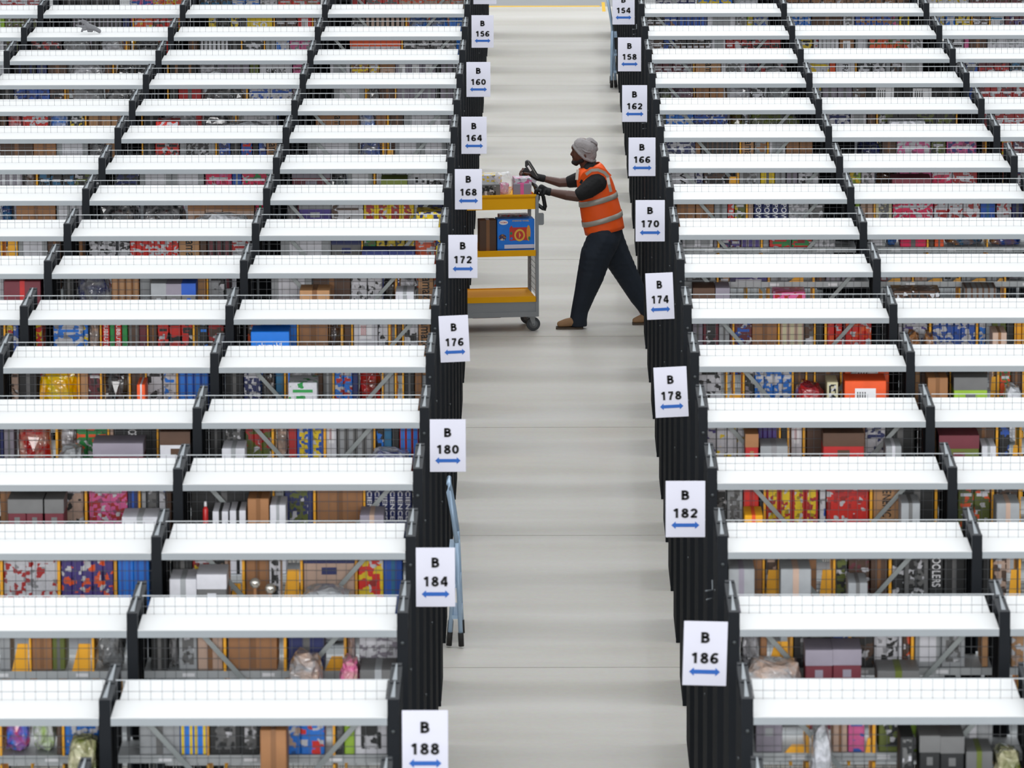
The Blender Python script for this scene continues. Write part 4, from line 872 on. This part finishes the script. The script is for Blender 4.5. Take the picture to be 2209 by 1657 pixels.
# vest
def ring(f, b, hy, n=40, ex=2.4, grow=0):
    F_, B_ = Q(*f), Q(*b); c = (F_+B_)/2; a = (B_-F_)/2; L = a.length; a = a*((L+grow)/L); hy += grow
    out = []
    for k in range(n):
        t = 2*math.pi*k/n; ct, st_ = math.cos(t), math.sin(t)
        cc = math.copysign(abs(ct)**(2/ex), ct); ss = math.copysign(abs(st_)**(2/ex), st_)
        out.append(c+a*cc+Vector((0, hy*ss, 0)))
    return out
LV = [((1262, 506), (1347, 490), .172), ((1258, 490), (1344, 474), .172), ((1254, 470), (1341, 456), .175), ((1251, 450), (1336, 438), .178), ((1249, 432), (1331, 420), .182),
      ((1246, 412), (1326, 402), .188), ((1244, 396), (1321, 388), .192), ((1243.5, 384), (1315, 376), .192), ((1244.5, 374), (1308, 366), .178), ((1248, 365), (1302, 357), .135), ((1256, 361), (1294, 350), .09)]
def loft(name, rings, m, parent, wr=0, solid=.004):
    n = len(rings[0]); vs = []; fs = []
    rr = random.Random(3)
    for i_, r_ in enumerate(rings):
        for k, p in enumerate(r_):
            q = p.copy()
            if wr:
                w_ = wr*(math.sin(k*.9+i_*1.3)+.6*math.sin(k*2.1-i_*2.2)+.5*math.sin(i_*3.1))
                q.y += w_*(1 if p.y > 0 else -1)*.8; q.x += w_*.25
            vs.append(q)
    for i_ in range(len(rings)-1):
        for k in range(n): fs.append((i_*n+k, i_*n+(k+1) % n, (i_+1)*n+(k+1) % n, (i_+1)*n+k))
    me = bpy.data.meshes.new(name); me.from_pydata(vs, [], fs)
    bm = bmesh.new(); bm.from_mesh(me); bmesh.ops.recalc_face_normals(bm, faces=bm.faces); bmesh.ops.solidify(bm, geom=bm.faces, thickness=solid); bm.to_mesh(me); bm.free()
    for p in me.polygons: p.use_smooth = True
    return link(name, me, parent, m=m)
rg = []
for (a, b) in zip(LV, LV[1:]):
    for t in (0, .5):
        rg.append(ring(tuple(a[0][j]*(1-t)+b[0][j]*t for j in (0, 1)), tuple(a[1][j]*(1-t)+b[1][j]*t for j in (0, 1)), a[2]*(1-t)+b[2]*t))
rg.append(ring(*LV[-1]))
vest = loft('vest', rg, M_hi, man, .0018)
def lerpLV(vf, vb):
    """front u at row vf, back u at row vb, hy"""
    def it(side, v):
        for a, b in zip(LV, LV[1:]):
            if b[side][1] <= v <= a[side][1]:
                t = (a[side][1]-v)/(a[side][1]-b[side][1]); return a[side][0]*(1-t)+b[side][0]*t, a[2]*(1-t)+b[2]*t
        return LV[0][side][0], LV[0][2]
    uf, h1 = it(0, vf); ub, h2 = it(1, vb); return (uf, vf), (ub, vb), (h1+h2)/2
for f0, b0, f1, b1 in ((488, 464, 477, 453), (445, 423, 433, 412)):
    rr_ = [ring(*lerpLV(f0+(f1-f0)*t, b0+(b1-b0)*t), grow=.0065) for t in (0, .5, 1)]
    tag(loft('reflective_band', rr_, M_ref, vest, .0018, .002), 'silver reflective band')
def vest_strip(name, pts, hw, m, off=.012):
    """strip laid on the near side of the vest along (u,v,dy) points"""
    vs = []; fs = []
    for k, (u, v, dy) in enumerate(pts):
        u2, v2, d2 = pts[min(k+1, len(pts)-1)]; u1, v1, d1 = pts[max(k-1, 0)]
        t = Vector((u2-u1, v2-v1)); t.normalize(); nx, nv = -t.y*hw, t.x*hw
        for sgn in (-1, 1): vs.append(Q(u+nx*sgn, v+nv*sgn, dy))
    n = len(pts)
    for k in range(n-1): fs.append((2*k, 2*k+1, 2*k+3, 2*k+2))
    me = bpy.data.meshes.new(name); me.from_pydata(vs, [], fs); bm = bmesh.new(); bm.from_mesh(me); bmesh.ops.solidify(bm, geom=bm.faces, thickness=.004); bm.to_mesh(me); bm.free()
    return link(name, me, vest, m=m)
# shoulder yoke of the vest, over the sleeve top, with its reflective strap and the back strap
yk = [(1256, 392, -.155), (1264, 378, -.185), (1276, 369, -.195), (1290, 368, -.195), (1304, 374, -.19), (1313, 384, -.185)]
vest_strip('shoulder_yoke', yk, 8.5, M_hi)
vest_strip('reflective_strap', [(u, v-1.5, dy-.006) for u, v, dy in yk[1:]], 3.2, M_ref)
vest_strip('reflective_strap', [(1311, 382, -.190), (1314, 398, -.200), (1318, 414, -.197)], 3.2, M_ref)
vest_strip('reflective_strap', [(1246.5, 366, -.10), (1245, 376, -.12), (1244, 388, -.13)], 3.0, M_ref)
vest_strip('neck_opening', [(1285, 350, -.085), (1276, 360, -.11), (1266, 371, -.14), (1258, 384, -.16), (1252, 396, -.165)], 2.6, M_shirt)
# beanie
caps = [(Q(1253, 313, 0), .062, Q(1268, 319, 0), .074), (Q(1253, 314, -.018), .062, Q(1268, 320, -.018), .070), (Q(1253, 314, .018), .062, Q(1268, 320, .018), .070),
        (Q(1268, 320, 0), .074, Q(1272, 334, 0), .060), (Q(1268, 322, -.02), .070, Q(1273, 336, -.025), .050), (Q(1268, 322, .02), .070, Q(1273, 336, .025), .050),
        (Q(1272, 308, 0), .045, Q(1283, 311, 0), .026), (Q(1276, 318, 0), .05, Q(1286, 322, 0), .018)]
for sy in (-1, 1):
    caps += chain([(Q(1236.5, 314, sy*.020), .012), (Q(1241, 321, sy*.052), .012), (Q(1250, 332, sy*.074), .012), (Q(1262, 343, sy*.076), .013), (Q(1276, 348, sy*.058), .014), (Q(1283, 347, sy*.02), .015)])
    caps += [(Q(1262, 330, sy*.062), .022, Q(1272, 340, sy*.055), .022), (Q(1252, 322, sy*.056), .024, Q(1262, 334, sy*.060), .020)]
blob('beanie', caps, .005, 3, M_bean, man)
for pts in (((1256, 322, -.088), (1263, 328, -.086), (1272, 329, -.078), (1281, 328, -.05)), ((1275, 304, -.045), (1283, 308, -.03), (1287, 314, -.018))):
    link('beanie_fold', tube('beanie_fold', [Q(*p) for p in pts], [.004, .008, .009, .004][:len(pts)], 8), man, m=M_bean)
# gloves
c = [(Q(1185, 414, -.20), .034, Q(1178, 412, py), .033), (Q(1178, 412, py), .032, Q(1168, 404, py-.02), .025), (Q(1178, 412, py), .032, Q(1168, 404, py+.02), .025)]
for f_ in nf: c += [(f_[0][0], f_[0][1]+.005, f_[1][0], f_[1][1]+.005), (f_[1][0], f_[1][1]+.005, f_[2][0], f_[2][1]+.004), (f_[2][0], f_[2][1]+.004, f_[3][0], f_[3][1]+.004)]
c += [(Q(1176, 411, py-.03), .018, Q(1172, 419, py-.045), .015), (Q(1172, 419, py-.045), .015, Q(1164, 420, py-.035), .012)]
blob('glove', c, .0045, 3, M_glove, man)
c = [(Q(1172, 385, fy), .032, Q(1158, 382, fy), .031), (Q(1158, 382, fy), .031, Q(1143, 375, fy-.01), .034), (Q(1143, 375, fy-.01), .034, Q(1138, 372, fy), .026)]
for f_ in ff[:3]: c += [(f_[0][0], f_[0][1]+.005, f_[0][0].lerp(f_[1][0], .45), f_[1][1]+.004)]
c += [(ff[3][0][0], .015, ff[3][1][0], .0135), (ff[3][1][0], .0135, ff[3][2][0], .012)]
blob('glove', c, .0045, 3, M_glove, man)

# scanner held in the far hand
sc = empty('barcode_scanner', P(1150, 366, .10)); OS = Vector(sc.location)
tag(sc, 'black handheld barcode scanner with white sticker in the raised far hand', 'scanner')
a, b = P(1137.5, 346, .10)-OS, P(1161, 384, .10)-OS
t = (b-a).normalized(); nrm = Vector((-t.z, 0, t.x))
if nrm.x > 0: nrm = -nrm
def sprism(name, pts, y0, y1, m, par=sc): return link(name, prism(name, [(p.x, p.z) for p in pts], y0, y1), par, m=m)
L_ = (b-a).length
sprism('casing', [a, a+t*.015-nrm*.012, a+t*L_-nrm*.012, b+nrm*.006, a+t*(L_*.75)+nrm*.03, a+t*(L_*.35)+nrm*.034, a+t*.03+nrm*.040, a+nrm*.022], -.035, .035, M_tb)
sprism('screen', [a+t*.02-nrm*.0135, a+t*(L_*.55)-nrm*.0135, a+t*(L_*.55)-nrm*.0115, a+t*.02-nrm*.0115], -.028, .028, mat('screen_glass', (90, 96, 100), .15))
sprism('sticker', [a+t*.035+nrm*.008, a+t*.085+nrm*.008, a+t*.085+nrm*.024, a+t*.035+nrm*.024], -.0365, -.035, M_labelw)
sprism('trim', [a+t*.012-nrm*.006, a+t*(L_-.02)-nrm*.006, a+t*(L_-.02)-nrm*.001, a+t*.012-nrm*.001], -.0362, -.035, mat('scanner_trim', (140, 140, 130), .4))
q0, q1 = P(1137, 381, .10)-OS, P(1156, 393, .10)-OS
t2 = (q1-q0).normalized(); n2_ = Vector((-t2.z, 0, t2.x))*.013
sprism('battery_grip', [q0-n2_, q1-n2_, q1+n2_, q0+n2_], -.02, .02, mat('pale_grip', (190, 192, 205), .4))

# silver baubles and a red bottle among the goods
Mb = mat('silver_bauble', (225, 220, 210), .15, metal=.8)
for n, (u, v, i) in enumerate(((550, 1259, 15), (583, 1271, 15))):
    Y = D[i]+.13; q = atY(u, v, Y); r_ = .026
    bm = bmesh.new(); bmesh.ops.create_uvsphere(bm, u_segments=20, v_segments=12, radius=r_)
    me = bpy.data.meshes.new('bauble'); bm.to_mesh(me); bm.free()
    for p in me.polygons: p.use_smooth = True
    st = empty('globe_lamp', (q.x, Y, ZD-.468)); tag(st, 'silvery round globe lamp, %s of two, in left row of sign B184' % ('left' if n == 0 else 'right'), 'lamp')
    link('globe', me, st, (0, 0, q.z-ZD+.47), m=Mb)
    link('stem', tube('stem', [(0, 0, 0), (0, 0, .01), (0, 0, .012), (0, 0, q.z-ZD+.47-r_+.004)], [.022, .022, .008, .008], 12), st, m=mat('tan_turned_wood', (170, 120, 80), .5))
Y = D[14]+.12; q = atY(443, 1082, Y); zb_ = ZD-.468; hh = q.z-zb_
bt = empty('spray_bottle', (q.x, Y, zb_)); tag(bt, 'slim red and white bottle at left end of bay behind sign B184', 'bottle')
link('bottle_body', tube('bottle_body', [(0, 0, 0), (0, 0, hh-.04), (0, 0, hh-.025)], [.014, .014, .007], 14), bt, m=mat('bottle_red', (200, 44, 44), .3))
link('cap', tube('cap', [(0, 0, hh-.025), (0, 0, hh)], [.008, .006], 12), bt, m=M_labelw)
